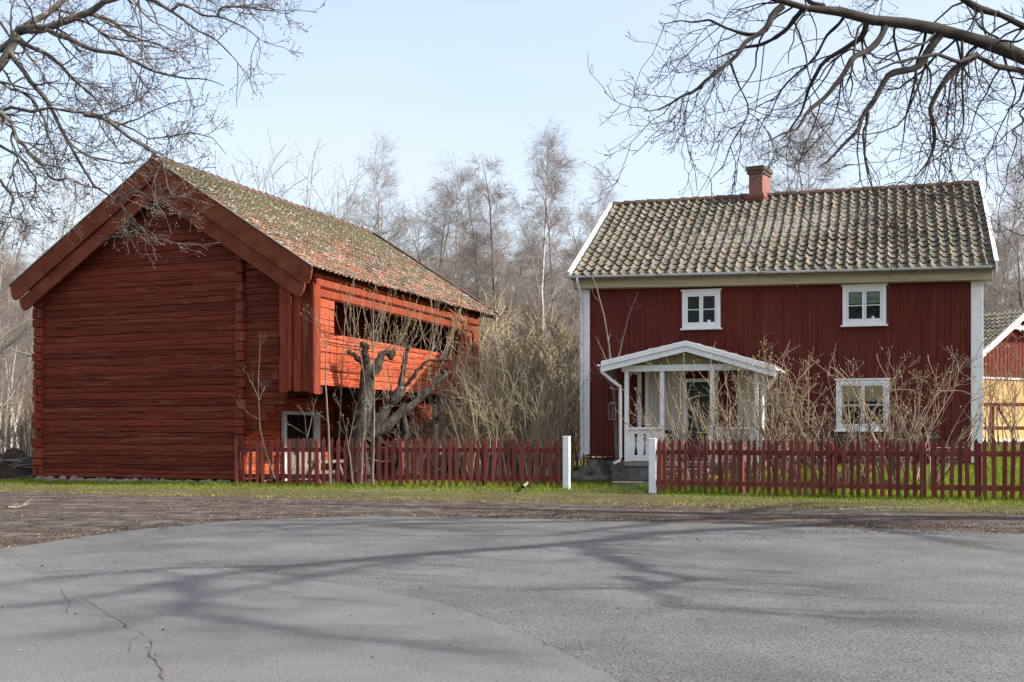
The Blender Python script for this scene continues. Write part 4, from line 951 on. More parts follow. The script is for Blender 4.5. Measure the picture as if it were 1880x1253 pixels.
make_shrub('w1', 'willow_tree', 'twig_g', None, seed=45, H=9.0, n_st=26, spread=1.6, lean=.22, r0=.06, dens=.9, twl=1.3, rm=.008, up=.03)
def shr(key, px, Y, H, label, cat='shrub', group=None, dx=0): 
    x = (px - CX) * Y / F; base = {'l1': 3.7, 'l2': 3.5, 'l3': 3.3, 't1': 5.2, 't2': 4.6, 't3': 3.2, 't4': 4.2, 'r1': 2.2, 'w1': 9.0}[key]
    return place(key, x, Y, H / base, label, cat, group, store=SH)
GL = 'lilac bushes in front of the cottage'
for key, px, Y, H, lb in (('l1', 1268, 29.9, 3.8, 'leftmost lilac bush, in front of the cottage door'), ('l2', 1362, 29.4, 3.9, 'tall budding lilac bush in front of the right end of the porch'),
                          ('l3', 1308, 30.1, 3.6, 'middle lilac bush before the porch'), ('l3', 1408, 29.9, 3.3, 'lilac bush just right of the porch downpipe'), ('l2', 1462, 29.4, 3.7, 'lilac bush halfway between porch and ground floor window'),
                          ('l1', 1520, 29.0, 3.7, 'lilac bush left of the ground floor window'), ('l3', 1562, 28.7, 3.3, 'lilac bush before the left edge of the ground floor window'),
                          ('l1', 1612, 28.5, 3.6, 'lilac bush before the right edge of the ground floor window'), ('l2', 1655, 28.2, 3.9, 'tallest lilac bush right of the ground floor window'), ('l3', 1690, 28.3, 3.2, 'rightmost lilac bush, against the bare red wall')):
    shr(key, px, Y, H, lb, group=GL)
GT = 'thicket shrubs between the barn and the cottage'
rr = random.Random(5)
for (px, Y, H, k) in ((905, 45, 6.0, 't1'), (945, 43, 5.2, 't2'), (985, 46, 5.4, 't1'), (1020, 43, 4.6, 't2'), (1045, 47, 4.6, 't1'), (880, 48, 6.2, 't2'), (925, 50, 6.4, 't1'), (1000, 52, 6.0, 't2'),
                      (960, 55, 6.8, 't1'), (1040, 54, 5.5, 't2'), (900, 56, 7, 't2'), (1070, 58, 5.5, 't1'), (860, 44.5, 4.6, 't3'), (890, 40.5, 4.0, 't3'), (930, 39.5, 3.6, 't3'), (970, 40, 3.4, 't3'), (1010, 40, 3.2, 't3'), (870, 38.5, 4.2, 't2'), (915, 41.5, 6.0, 't1'), (948, 46.5, 6.6, 't1'), (978, 41.5, 5.2, 't1'), (1008, 47.5, 5.8, 't1'), (1034, 41.5, 4.4, 't1'), (1052, 44.5, 4.0, 't1'), (892, 43, 5.6, 't1')):
    shr(k, px, Y, H, '%s %s shrub of the thicket %s' % ('front' if Y < 42 else 'middle' if Y < 50 else 'back', {'t1': 'straw coloured budding', 't2': 'grey budding', 't3': 'low pale bare'}[k], 'beside the barn end' if px < 915 else 'midway between barn and cottage' if px < 990 else 'beside the cottage corner'), group=GT)
for (px, Y, H, k) in ((876, 35.6, 3.6, 't2'), (898, 34.8, 3.9, 't4'), (925, 35.8, 4.4, 't4'), (950, 34.6, 3.5, 't4'), (972, 35.5, 3.8, 't2'), (996, 34.7, 3.3, 't4'), (1016, 35.6, 3.6, 't4'), (866, 36.8, 3.6, 't4'), (910, 36.8, 5.0, 't4'), (985, 36.9, 4.4, 't4'), (846, 35.2, 2.3, 't4')):
    shr(k, px, Y, H, 'upright sunlit %s shrub close behind the barn side fence, %s' % ('tall' if H > 4.1 else 'lower', 'overlapping the barn end' if px < 905 else 'midway to the white post' if px < 960 else 'nearest the white post'), group='sunlit shrubs behind the barn side fence')
for (px, Y, H) in ((1050, 50, 2.4), (1066, 52, 2.8), (1034, 51, 2.2)): shr('r1', px, Y, H, 'reddish low shrub left of the cottage corner', group='reddish shrubs by the cottage corner')
GB_ = 'shrubs in front of the barn gallery'
for (px, Y, H, k) in ((790, 35.8, 2.6, 't3'), (825, 36.5, 3.0, 't3'), (855, 37.2, 3.4, 't3'), (760, 35.0, 2.0, 't3')): shr(k, px, Y, H, 'tangled bare shrub under the right half of the barn gallery', group=GB_)
for (px, Y, H) in ((5, 42, 3.6), (35, 44, 4), (58, 43, 3.2), (-30, 43, 4)): shr('t3', px, Y, H, 'bare scrub at the left edge beside the barn', group='scrub left of the barn')
for (px, Y, H, lb) in ((1838, 36, 3.3, 'dense upright shrub before the shed, left one of two'), (1880, 37, 3.6, 'upright shrub before the shed at the right edge of the picture')): shr('t3', px, Y, H, lb)
shr('w1', 545, 52, 13.2, 'willow with upright shoots behind the barn ridge, left one', 'tree'); shr('w1', 610, 54, 12.8, 'willow with upright shoots behind the barn ridge, right one', 'tree'); shr('w1', 505, 56, 12.6, 'thin willow top just left over the barn ridge', 'tree')

# guided limbs -------------------------------------------------
def resample(P, n):
    P = np.array(P, float); s = np.r_[0, np.cumsum(np.linalg.norm(np.diff(P, axis=0), axis=1))]; t = np.linspace(0, s[-1], n)
    return np.stack([np.interp(t, s, P[:, i]) for i in range(3)], 1)
def smooth(Q, k=2):
    Q = Q.copy()
    for _ in range(k): Q[1:-1] = .5 * Q[1:-1] + .25 * (Q[2:] + Q[:-2])
    return Q
def snap(L, Q, n):                                     # start a branch on the nearest earlier limb
    if not L: return Q
    A = np.concatenate([q for q, _ in L]); d = np.linalg.norm((A - Q[0]) * [1, .35, 1], axis=1); j = d.argmin()
    if d[j] > 1.6: return Q
    sh = A[j] - Q[0]; Q = Q.copy(); Q[:, 1] += sh[1] * np.linspace(1, .0, len(Q))
    return smooth(resample(np.vstack([A[j], Q[1:]]), n), 1)
def limb(trace, Y0, Y1, n, r, wob_=.02):
    m = len(trace); P = [at(px, py, Y0 + (Y1 - Y0) * i / (m - 1)) for i, (px, py) in enumerate(trace)]
    Q = smooth(resample(P, n), 1); Q[1:-1] += r.normal(0, wob_, (n - 2, 3)); return Q

# right-hand oak, trunk outside the frame
r = np.random.default_rng(101)
def oak():
    root = empty('oak_tree', (13.5, 19.0, 0), 0, 'large dark bare oak whose limbs and drooping twigs reach in from the upper right', 'tree')
    off = np.array([13.5, 19.0, 0.0])
    T = np.array([(13.5, 19, -.2), (13.4, 19, 1.5), (13.3, 18.9, 3.2), (13.1, 18.7, 5.0), (12.9, 18.6, 7), (13, 18.8, 9.5), (13.2, 19.2, 12), (13.0, 19.6, 14.5)]) - off
    TR = np.array([.62, .5, .44, .40, .34, .27, .18, .07])
    fast_mesh('trunk', *tubes(resample(T, 24)[None], np.interp(np.linspace(0, 1, 24), np.linspace(0, 1, 8), TR)[None], 14), M['bark_r'], root, smooth=True)
    ent = lambda z: np.array([13.1, 18.7, z])
    L = []                                            # main limbs: (points, r0, r1)
    def add(trace, Y0, Y1, r0, r1, n=16, start=None, wb=.045):
        Q = limb(trace, Y0, Y1, n, r, wb)
        if start is not None: Q = resample(np.vstack([start, Q]), n + 4)
        elif trace[0][0] > 5 and trace[0][1] > -5 and trace[0][0] < 1870: Q = snap(L, Q, n)
        L.append((Q, np.linspace(1, 0, len(Q)) ** .8 * (r0 - r1) + r1)); return Q
    add([(1880, 108), (1813, 80), (1776, 69), (1738, 67), (1716, 48), (1694, 35), (1638, 52), (1590, 35), (1545, 19), (1526, 15), (1478, 17), (1441, 13), (1422, 0), (1380, -30), (1300, -60)], 16.5, 15.6, .30, .04, 34, ent(5.4), .02)
    add([(1880, 52), (1835, 34), (1790, 19), (1761, 0), (1700, -60), (1600, -120)], 17.2, 16.8, .2, .04, 18, ent(6.2))
    add([(1880, 130), (1831, 112), (1794, 102), (1761, 112), (1705, 104), (1640, 118), (1600, 135)], 16.6, 15.2, .17, .02, 18, ent(5.0))
    add([(1790, 106), (1761, 130), (1727, 160), (1705, 203), (1720, 216), (1716, 260), (1716, 294), (1675, 331)], 16.2, 15.8, .07, .008, 20)
    add([(1716, 78), (1690, 127), (1649, 127), (1627, 149), (1600, 205), (1563, 253), (1526, 283), (1500, 309)], 16.2, 15.6, .085, .008, 22)
    add([(1600, 205), (1582, 231), (1593, 283), (1601, 345)], 15.9, 15.7, .03, .006, 10)
    add([(1634, 63), (1608, 74), (1582, 100), (1548, 123), (1526, 164), (1496, 194), (1463, 231), (1437, 248), (1400, 262)], 16.1, 15.0, .065, .007, 20)
    add([(1597, 52), (1575, 78), (1537, 100), (1508, 123), (1485, 145), (1478, 186), (1450, 230), (1430, 262)], 16.1, 16.8, .06, .006, 18)
    add([(1441, 13), (1418, 30), (1388, 63), (1359, 86), (1336, 119), (1307, 145), (1266, 164), (1228, 190), (1213, 212), (1180, 205)], 15.8, 15.2, .06, .005, 24)
    add([(1478, 17), (1470, 30), (1441, 60), (1403, 78), (1374, 74), (1340, 100), (1300, 112)], 15.8, 16.6, .05, .006, 16)
    add([(1780, 37), (1787, 100), (1787, 167), (1776, 250), (1746, 268), (1701, 312), (1660, 350)], 16, 15.5, .028, .005, 18)
    add([(1846, 67), (1850, 110), (1858, 149), (1850, 223), (1820, 280), (1791, 313)], 16.4, 16.4, .024, .004, 16)
    add([(1366, 149), (1370, 208), (1336, 276), (1310, 316), (1295, 350)], 15.6, 15.4, .02, .004, 14)
    add([(1880, 165), (1868, 220), (1850, 310), (1840, 352)], 15.8, 15.8, .02, .004, 10)
    add([(1500, 18), (1470, -20), (1400, -60)], 15.8, 16.4, .06, .01, 10)
    add([(1388, 63), (1330, 50), (1280, 40), (1230, 35), (1212, 42)], 15.6, 16.4, .03, .004, 12)
    add([(1690, 60), (1670, 120), (1672, 180), (1655, 240), (1650, 300)], 16.6, 17.2, .03, .004, 14)
    add([(1760, 90), (1740, 140), (1745, 200), (1752, 262)], 16.9, 17.2, .026, .004, 12)
    add([(1545, 30), (1520, 60), (1500, 110), (1460, 140), (1420, 190), (1400, 240)], 16.4, 17.4, .035, .004, 14)
    L[:] = [(q, rd * (.52 if rd[0] > .1 else .72)) for q, rd in L]
    # limbs outside the frame, over the road, that throw the long shadows
    kx, ky = math.cos(SUN_AZ) / math.tan(SUN_EL), math.sin(SUN_AZ) / math.tan(SUN_EL)
    def over(px, py, z): X_, Y_ = gpt(px, py); return (X_ + kx * z, Y_ + ky * z, z)   # the point at height z whose shadow falls there
    for pts, r0, r1 in (([(13.1, 18.9, 4.4), over(1250, 978, 6.2), over(940, 1010, 7.4), over(700, 1027, 8.2), over(400, 1057, 9.0), over(175, 1100, 9.6), over(0, 1120, 10)], .24, .05),
                        ([over(1068, 1000, 7.0), over(1100, 1020, 6.9), over(1165, 1040, 7.0), over(1262, 1068, 7.2), over(1130, 1082, 7.6), over(950, 1086, 8.0)], .15, .04),
                        ([over(1165, 1060, 7.1), over(1240, 1117, 8.0), over(1590, 1140, 8.6)], .08, .03), ([over(350, 1060, 9.2), over(350, 1130, 10), over(560, 1165, 10.5), over(940, 1200, 11)], .10, .04),
                        ([over(760, 1024, 8.2), over(420, 1090, 9.5), over(100, 1175, 10.5)], .07, .03), ([over(600, 1040, 8.4), over(300, 1045, 9.2), over(-100, 1085, 10)], .10, .03),
                        ([(13.1, 18.8, 7.0), over(1000, 985, 9.5), over(560, 985, 12)], .13, .03), ([(13.0, 19, 8.5), over(700, 958, 12.0), over(200, 1000, 14)], .12, .03),
                        (((13, 19, 7), (18, 20, 10), (22, 21, 12)), .2, .03), (((13.1, 18.7, 6.0), (17, 14, 9), (20, 10, 11)), .18, .03)):
        Q = resample(pts, 22); Q[1:-1] += r.normal(0, .05, (20, 3)); L.append((Q, np.linspace(r0, r1, 22)))
    n = 24
    P = np.stack([resample(q, n) for q, _ in L]); RD = np.stack([np.interp(np.linspace(0, 1, n), np.linspace(0, 1, len(rd)), rd) for _, rd in L])
    RD *= 1 + .10 * r.normal(size=RD.shape)
    fast_mesh('limbs', *(lambda v, q: (v - off, q))(*tubes(P, RD, 10)), M['bark_r'], root, smooth=True)
    thick = P[:]; a = spawn(thick, RD, -2.8, r, (30, 75), ll=1.6, n=9, wander=.20, droop=.26, curl=.20, rf=.38, rmin=.0065, t0=.10, bias=(-.15, 0, -.7), vary=.55, tipf=.58)
    a[1][:] = np.minimum(a[1], .017)
    b = spawn(*a, 4.2, r, (30, 65), ll=.6, n=6, wander=.22, droop=.12, curl=.30, rf=.65, rmin=.0046, bias=(-.2, 0, -.2), vary=.6)
    c = spawn(*b, 2.6, r, (30, 70), ll=.24, n=4, wander=.2, curl=.30, rf=.7, rmin=.0038, bias=(0, 0, .2))
    fast_mesh('twigs', *(lambda v, q: (v - off, q))(*join([tubes(*a, 5), tubes(*b, 4), tubes(*c, 3)])), M['bark_r'], root)
    e = np.concatenate([c[0][:, -1], b[0][:, -1]]); bv, bq = octa(e, .007, r, 1.5); fast_mesh('buds', bv - off, bq, M['bud_r'], root)
oak()

# left-hand tree, trunk outside the frame
r = np.random.default_rng(202)
def left_tree():
    off = np.array([-14.0, 22.0, 0.0]); root = empty('lime_tree', tuple(off), 0, 'lichen grey bare tree reaching in from the upper left over the barn gable', 'tree')
    T = np.array([(-14, 22, -.2), (-13.9, 22, 2), (-13.6, 22.1, 4.5), (-13.0, 22.2, 6.6), (-12.8, 22.4, 9), (-12.6, 22.6, 12), (-12.5, 22.6, 15)]) - off
    fast_mesh('trunk', *tubes(resample(T, 20)[None], np.interp(np.linspace(0, 1, 20), np.linspace(0, 1, 7), [.5, .4, .34, .28, .22, .14, .05])[None], 12), M['bark_l'], root, smooth=True)
    L = []; ent = lambda z: np.array([-13.2, 22.1, z])
    def add(trace, Y0, Y1, r0, r1, n=16, start=None, wb=.04):
        Q = limb(trace, Y0, Y1, n, r, wb)
        if start is not None: Q = resample(np.vstack([start, Q]), n + 4)
        elif trace[0][0] > 5 and trace[0][1] > -5 and trace[0][0] < 1870: Q = snap(L, Q, n)
        L.append((Q, np.linspace(r0, r1, len(Q))))
    add([(0, 90), (22, 70), (44, 51), (73, 33), (95, 15), (114, 0), (150, -30)], 21, 21.5, .11, .06, 14, ent(6.4))
    add([(30, 62), (50, 55), (92, 46), (129, 33), (173, 11), (198, 0), (260, -30)], 21, 20.5, .10, .05, 14)
    add([(0, 129), (11, 92), (30, 66)], 21, 21, .11, .09, 8, ent(5.6))
    add([(84, 55), (121, 62), (154, 84), (191, 95), (235, 110), (279, 127), (331, 143), (367, 147), (411, 158)], 20.8, 19.5, .06, .008, 20)
    add([(0, 200), (66, 202), (110, 200), (169, 209), (213, 220), (253, 246), (283, 261), (316, 246), (349, 235), (386, 250), (415, 283)], 21, 20, .065, .007, 24, ent(5.0))
    add([(169, 210), (220, 235), (264, 268), (290, 294), (301, 323), (320, 364)], 20.7, 20, .05, .006, 16)
    add([(18, 95), (48, 129), (73, 165), (99, 202), (121, 250), (147, 301), (176, 338), (209, 367), (239, 389), (272, 433)], 21, 20.6, .06, .008, 26)
    add([(37, 80), (81, 99), (125, 140), (147, 158), (191, 198), (215, 240)], 21.2, 21.8, .055, .008, 16)
    add([(0, 206), (22, 228), (48, 275), (84, 316), (110, 338), (165, 338), (200, 345)], 20.5, 20.2, .055, .006, 18)
    add([(147, 33), (191, 37), (228, 55), (264, 77), (294, 88), (340, 95)], 21, 22, .05, .006, 16)
    add([(257, 0), (301, 18), (331, 37), (367, 60), (404, 81), (441, 118), (455, 147)], 21, 21, .045, .005, 18)
    add([(312, 0), (367, 22), (422, 40), (477, 62), (496, 84)], 20.5, 21, .035, .005, 14)
    add([(386, 0), (441, 7), (496, 15), (536, 26)], 20.5, 20.5, .03, .004, 12)
    add([(121, 250), (150, 285), (176, 292), (220, 294), (257, 294)], 20.8, 21.4, .03, .005, 14)
    add([(0, 268), (40, 290), (70, 330), (60, 380), (90, 410)], 21, 21, .035, .005, 14)
    add([(0, 330), (25, 360), (22, 415), (5, 440)], 21, 21, .03, .005, 12)
    add([(5, 205), (30, 300), (28, 370), (60, 430)], 21.5, 22, .03, .005, 14); add([(0, 150), (50, 175), (90, 240), (100, 300), (140, 370)], 21.5, 22, .035, .005, 16)
    add([(0, 40), (60, 110), (120, 180), (190, 215)], 22, 22.5, .035, .005, 14); add([(147, 33), (220, 90), (290, 190), (350, 210)], 21.5, 21.5, .03, .005, 14)
    add([(150, -30), (260, -50), (380, -40), (450, -10)], 21.2, 21, .08, .02, 14)
    add([(209, 367), (240, 350), (270, 355), (300, 370), (312, 395)], 20.6, 20.3, .025, .005, 12)
    add([(215, 370), (230, 400), (228, 430)], 20.6, 20.6, .02, .004, 10)
    add([(220, 365), (262, 330), (298, 340)], 20.5, 20.3, .02, .004, 10)
    for (a, b, c, r0) in (((-13, 22, 6), (-17, 17, 9), (-20, 13, 10), .2), ((-13, 22, 7), (-17, 24, 10), (-20, 26, 12), .2), ((-13, 22, 8.5), (-10, 20, 12), (-7, 17, 14), .18)):
        Q = resample([a, b, c], 16); Q[1:-1] += r.normal(0, .14, (14, 3)); L.append((Q, np.linspace(r0, .03, 16)))
    L[:] = [(q, rd * .82) for q, rd in L]
    n = 24
    P = np.stack([resample(q, n) for q, _ in L]); RD = np.stack([np.interp(np.linspace(0, 1, n), np.linspace(0, 1, len(rd)), rd) for _, rd in L])
    RD *= 1 + .08 * r.normal(size=RD.shape)
    fast_mesh('limbs', *(lambda v, q: (v - off, q))(*tubes(P, RD, 9)), M['bark_l'], root, smooth=True)
    a = spawn(P, RD, -3.6, r, (30, 75), ll=1.35, n=8, wander=.17, droop=.04, curl=.08, rf=.45, rmin=.0085, t0=.04, bias=(.2, 0, -.2), vary=.6, tipf=.35)
    a[1][:] = np.minimum(a[1], .018)
    b = spawn(*a, 5.0, r, (30, 65), ll=.55, n=5, wander=.2, rf=.65, rmin=.0052, bias=(.2, 0, 0), vary=.6)
    c = spawn(*b, 3.6, r, (30, 70), ll=.20, n=4, wander=.2, curl=.1, rf=.7, rmin=.004)
    fast_mesh('twigs', *(lambda v, q: (v - off, q))(*join([tubes(*a, 5), tubes(*b, 4), tubes(*c, 3)])), M['bark_l'], root)
    e = np.concatenate([c[0][:, -1], b[0][:, -1]]); bv, bq = octa(e, .010, r, 1.4); fast_mesh('buds', bv - off, bq, M['bud_r'], root)
left_tree()

# old pollard in front of the gallery --------------------------
r = np.random.default_rng(303)
def pollard():
    Y = 33.4; b = at(665, 888, Y); b[2] = 0; root = empty('old_pollard_tree', tuple(b), 0, 'thick gnarled pollard with cut grey limbs in front of the barn gallery', 'tree')
    def pl(tr, Y0, Y1, n, wb=.03): Q = limb(tr, Y0, Y1, n, r, wb) - b; return Q
    TRK = pl([(662, 893), (658, 860), (660, 813), (666, 758), (672, 710), (678, 667)], Y, Y, 14, .02)
    V = [tubes(TRK[None], (np.interp(np.linspace(0, 1, 14), [0, .2, .6, 1], [.42, .30, .23, .17]) * (1 + .06 * r.normal(size=14)))[None], 16)]
    fast_mesh('trunk', *join(V), M['bark_old'], root, smooth=True)
    Ls = [([(678, 680), (671, 655), (669, 634)], Y, Y - .1, .14, .07), ([(684, 690), (696, 664), (704, 645), (720, 652)], Y, Y + .2, .15, .075), ([(668, 668), (655, 658), (641, 647)], Y, Y - .2, .09, .04),
          ([(672, 810), (690, 778), (702, 758), (724, 728), (739, 710)], Y, Y + .4, .19, .12), ([(739, 712), (738, 690), (742, 668), (748, 640)], Y + .4, Y + .5, .10, .055), ([(739, 710), (760, 692), (787, 661), (827, 660)], Y + .4, Y + .3, .07, .02),
          ([(676, 800), (700, 790), (730, 764), (766, 734), (790, 713), (818, 690)], Y, Y + .9, .15, .08), ([(818, 692), (809, 673), (816, 649)], Y + .9, Y + .9, .08, .05), ([(740, 760), (745, 800), (735, 840), (728, 880)], Y + .6, Y + 1.0, .11, .13)]
    parts = []; A = []; AR = []
    for tr, y0, y1, r0, r1 in Ls:
        Q = pl(tr, y0, y1, 12, .025); rd = np.linspace(r0, r1, 12) * (1 + .10 * r.normal(size=12)); parts.append(tubes(Q[None], rd[None], 12)); A.append(Q); AR.append(rd)
    fast_mesh('limbs', *join(parts), M['bark_old'], root, smooth=True)
    kn = []
    for Q, rd in [(A[i], AR[i]) for i in (0, 1, 2, 4, 5, 7)]:
        v, f = blob(Q[-1], (rd[-1] * 1.5,) * 3, r.integers(0, 999), 2, .35); fast_mesh('knuckle', v, np.array(f), M['bark_old'], root)
    A = np.stack(A); AR = np.stack(AR)
    s = spawn(A, AR, 10, r, (40, 80), ll=1.5, n=7, wander=.07, up=.22, rf=.1, rmin=.009, t0=.5, t1=1.0, bias=(0, 0, 1.5), vary=.6, tipf=1)
    s2 = spawn(s[0], s[1], 2.5, r, (25, 50), ll=.45, n=4, wander=.12, up=.08, rf=.6, rmin=.005)
    s[1][:] = np.minimum(s[1], .014)
    fast_mesh('shoots', *join([tubes(*s, 5), tubes(*s2, 3)]), M['twig_l'], root)
    v, f = octa(np.concatenate([s[0][:, -1], s2[0][:, -1], s[0][:, -2]]), .014, r); fast_mesh('buds', v, f, M['bud_y'], root)
pollard()

# young saplings at the fence -----------------------------------
def sapling(name, traces, Y, r0, label, cat='sapling', group=None, matn='sapling', tw=3.0, ll=.6, bud=True, seed=1, rm=.0045):
    r = np.random.default_rng(seed); r0 *= .68; bx = at(*traces[0][0], Y); bx[2] = gzf(bx[0], bx[1]); root = empty(name, tuple(bx), 0, label, cat, group)
    Q = np.stack([limb(t, Y, Y + .1 * i, 14, r, .008) - bx for i, t in enumerate(traces)]); n = 14
    RD = np.stack([np.linspace(1, .25, n) * (r0 if i == 0 else r0 * .6) for i in range(len(traces))])
    a = spawn(Q, RD, tw, r, (30, 60), ll=ll, n=5, wander=.12, up=.1, rf=.5, rmin=rm, t0=.3); b = spawn(*a, 1.8, r, (30, 60), ll=ll * .35, n=3, wander=.1, up=.05, rf=.7, rmin=rm * .8)
    fast_mesh('stem', *tubes(Q, RD, 8), M[matn], root, smooth=True); fast_mesh('twigs', *join([tubes(*a, 4), tubes(*b, 3)]), M[matn], root)
    if bud: v, f = octa(np.concatenate([a[0][:, -1], b[0][:, -1]]), .012, r); fast_mesh('buds', v, f, M['bud_y'], root)
GS = 'saplings along the barn side fence'
sapling('sapling', [[(606, 890), (604, 800), (597, 700), (600, 640), (606, 590), (604, 548)], [(598, 640), (585, 600), (577, 570)]], 31.9, .05, 'sapling left of the old pollard, thickest of the pale stems', group=GS, seed=1)
sapling('sapling', [[(622, 886), (624, 780), (628, 680), (632, 600), (640, 540), (662, 470)]], 33.6, .045, 'tall thin sapling bending right over the gallery opening', group=GS, seed=2)
sapling('sapling', [[(662, 890), (668, 800), (672, 720), (660, 640), (655, 560)], [(672, 780), (684, 730), (700, 690)]], 31.8, .042, 'pale sapling against the old pollard trunk, left of a close pair', group=GS, seed=3)
sapling('sapling', [[(684, 890), (687, 790), (686, 700), (685, 620), (684, 545), (700, 470)], [(686, 640), (665, 560), (640, 540)], [(686, 640), (705, 580), (730, 530)]], 31.75, .045, 'pale sapling forking high before the pollard, right of a close pair', group=GS, seed=4)
sapling('sapling', [[(648, 889), (640, 820), (628, 760), (620, 735)], [(640, 820), (655, 740)]], 32.0, .035, 'short leaning sapling with a bent stem below the pollard', group=GS, seed=5)
sapling('sapling', [[(505, 880), (490, 840), (477, 790), (474, 730), (478, 612)], [(474, 730), (455, 690), (445, 675)], [(476, 735), (490, 700)], [(474, 770), (450, 755), (435, 745)]], 32.6, .03, 'slender leafless sapling beside the lower barn corner', group=GS, seed=6, bud=False)
sapling('sapling', [[(563, 806), (570, 780), (578, 740), (592, 700)], [(563, 806), (560, 760), (540, 740), (530, 735)], [(566, 800), (540, 785), (522, 770)]], 33.0, .022, 'thin forked shoot before the barn door', group=GS, seed=7, tw=4, bud=False)
sapling('climbing_tree', [[(1133, 845), (1131, 790), (1128, 740), (1124, 690), (1116, 620), (1105, 560), (1086, 505)], [(1126, 690), (1140, 640), (1150, 590), (1172, 536)], [(1124, 690), (1108, 650), (1095, 620)], [(1126, 715), (1110, 690), (1098, 672)]], 33.9, .075, 'small bare tree standing close against the cottage wall left of the porch', 'tree', seed=8, bud=False, tw=2.5)
# bird feeder on that tree
p = at(1124, 770, 33.75); bf = empty('bird_feeder', tuple(p), 0, 'small grey wooden bird feeder hanging on the little tree by the porch', 'bird feeder')
mb = MB(); mb.box(-.11, .11, -.06, .06, -.02, .0); mb.box(-.10, -.08, -.05, .05, 0, .42); mb.box(.08, .10, -.05, .05, 0, .42); mb.box(-.01, .01, -.05, .05, 0, .42); mb.build('frame', M['greywood'], bf)
mb = MB(); mb.prism([(-.14, -.09, .42), (.14, -.09, .42), (0, -.09, .50)], (0, .18, 0)); mb.build('roof', M['greywood'], bf)

# ------------------------------------------------------------ bits and pieces
# brush and leaf pile left of the barn
def pile():
    r = np.random.default_rng(9); c = at(18, 880, 38.5); c[2] = 0; root = empty('brush_pile', tuple(c), 0, 'dark heap of dead leaves and brushwood left of the barn', 'brush pile')
    n = 42; x = np.linspace(-2.6, 2.2, n); y = np.linspace(-1.1, 1.1, 20); X, Y = np.meshgrid(x, y)
    Z = 1.05 * np.exp(-((X + .0) / 1.5) ** 2) * (1 - (Y / 1.1) ** 2) + .08 * np.sin(X * 7 + Y * 5) + r.normal(0, .04, X.shape) - .12; Z = np.maximum(Z, -.12)
    i = (np.arange(n - 1)[None, :] + n * np.arange(19)[:, None]).ravel(); fast_mesh('leaf_heap', np.stack([X, Y, Z], -1), np.stack([i, i + 1, i + n + 1, i + n], 1), mat('rotting_leaves', [(0.3, (.025, .016, .012)), (0.6, (.08, .05, .035)), (.85, (.17, .11, .08))], scale=9, detail=10, rough=1, bump=.05, bscale=14), root)
    P = []; 
    for k in range(60):
        a = r.uniform(0, 3.14); b_ = np.array([r.uniform(-1.6, 1.4), r.uniform(-1.0, .2), r.uniform(.05, .7)]); d = np.array([math.cos(a), r.normal(0, .3), r.uniform(-.2, .5)]); P.append(stem(b_ - d * .5, d, r.uniform(.6, 1.6), 5, r, .12))
    P = np.stack(P); fast_mesh('brushwood', *tubes(P, np.full((60, 5), .014) * r.uniform(.5, 1.6, (60, 1)), 5), M['twig_g'], root)
pile()
# fallen branches
def fallen(a, b, z, rad, label, seed):
    r = np.random.default_rng(seed); A = np.array([*gpt(*a), z]); B = np.array([*gpt(*b), z]); Q = resample([A, (A + B) / 2 + r.normal(0, .08, 3) * [1, 1, .2], B], 9)[None]
    Q[:, :, 2] = np.abs(Q[:, :, 2]) + rad; s = spawn(Q, np.full((1, 9), rad), 5, r, (25, 50), ll=.35, n=4, wander=.15, rf=.6, rmin=.004); s[0][:, :, 2] = np.maximum(np.abs(s[0][:, :, 2]), .02)
    c = Q[0, 4].copy(); c[2] = 0; v, q = join([tubes(Q, np.linspace(rad, rad * .5, 9)[None], 6), tubes(*s, 4)]); o = fast_mesh('fallen_branch', v - c, q, M['greywood']); o.location = c; tag(o, label, 'branch')
fallen((478, 893), (545, 876), .10, .02, 'thin pale fallen branch leaning at the foot of the fence near the barn corner', 1)
fallen((960, 905), (985, 880), .1, .045, 'short thick grey stub of wood by the fence left of the white post', 2)
fallen((640, 905), (790, 902), .02, .009, 'long dry stalk lying on the grass verge', 3)
fallen((1540, 938), (1700, 936), .02, .009, 'thin dead twig lying on the verge by the cottage side fence', 4)
fallen((868, 895), (905, 908), .05, .014, 'forked dead stick by the fence near the gap', 5)
fallen((14, 935), (40, 933), .02, .02, 'small bleached stick lying on the gravel at far left', 6)
# clutter under the gallery, seen between the pickets
def b2w(u, v): c_, s_ = math.cos(BRZ), math.sin(BRZ); return (BC[0] + c_ * u - s_ * v, BC[1] + s_ * u + c_ * v)
x, y = b2w(.9, 3.0); sw = empty('sawhorse', (x, y, 0), BRZ + 1.3, 'grey plank trestle under the gallery by the barn door', 'trestle')
mb = MB(); mb.bar((-.7, 0, .62), (.7, 0, .62), .16, .09); mb.bar((-.7, .1, .3), (.7, .1, .3), .05, .1); mb.build('beam', M['greywood'], sw)
for sx in (-.5, .5):
    for sy in (-.25, .25): mb = MB(); mb.bar((sx, 0, .58), (sx, sy, 0), .06); mb.build('leg', M['greywood'], sw)
x, y = b2w(1.2, 9.9); oc = empty('orange_barrow', (x, y, 0), .4, 'bright orange wheelbarrow behind the barn side fence', 'wheelbarrow')
mb = MB(); mb.hexa([(-.3, -.22, .28), (.3, -.22, .28), (.3, .22, .28), (-.3, .22, .28), (-.45, -.32, .62), (.5, -.32, .62), (.5, .32, .62), (-.45, .32, .62)]); mb.build('tray', M['orange'], oc, bevel=.03)
mb = MB(); mb.tube([(.62, -.05, .2), (.62, .05, .2)], .19, 14); mb.build('wheel', M['dark'], oc)
for sy in (-.24, .24): mb = MB(); mb.bar((.6, sy * .3, .2), (-.95, sy, .55), .035); mb.bar((-.3, sy, .4), (-.35, sy, 0), .03); mb.build('handle', M['metal'], oc)
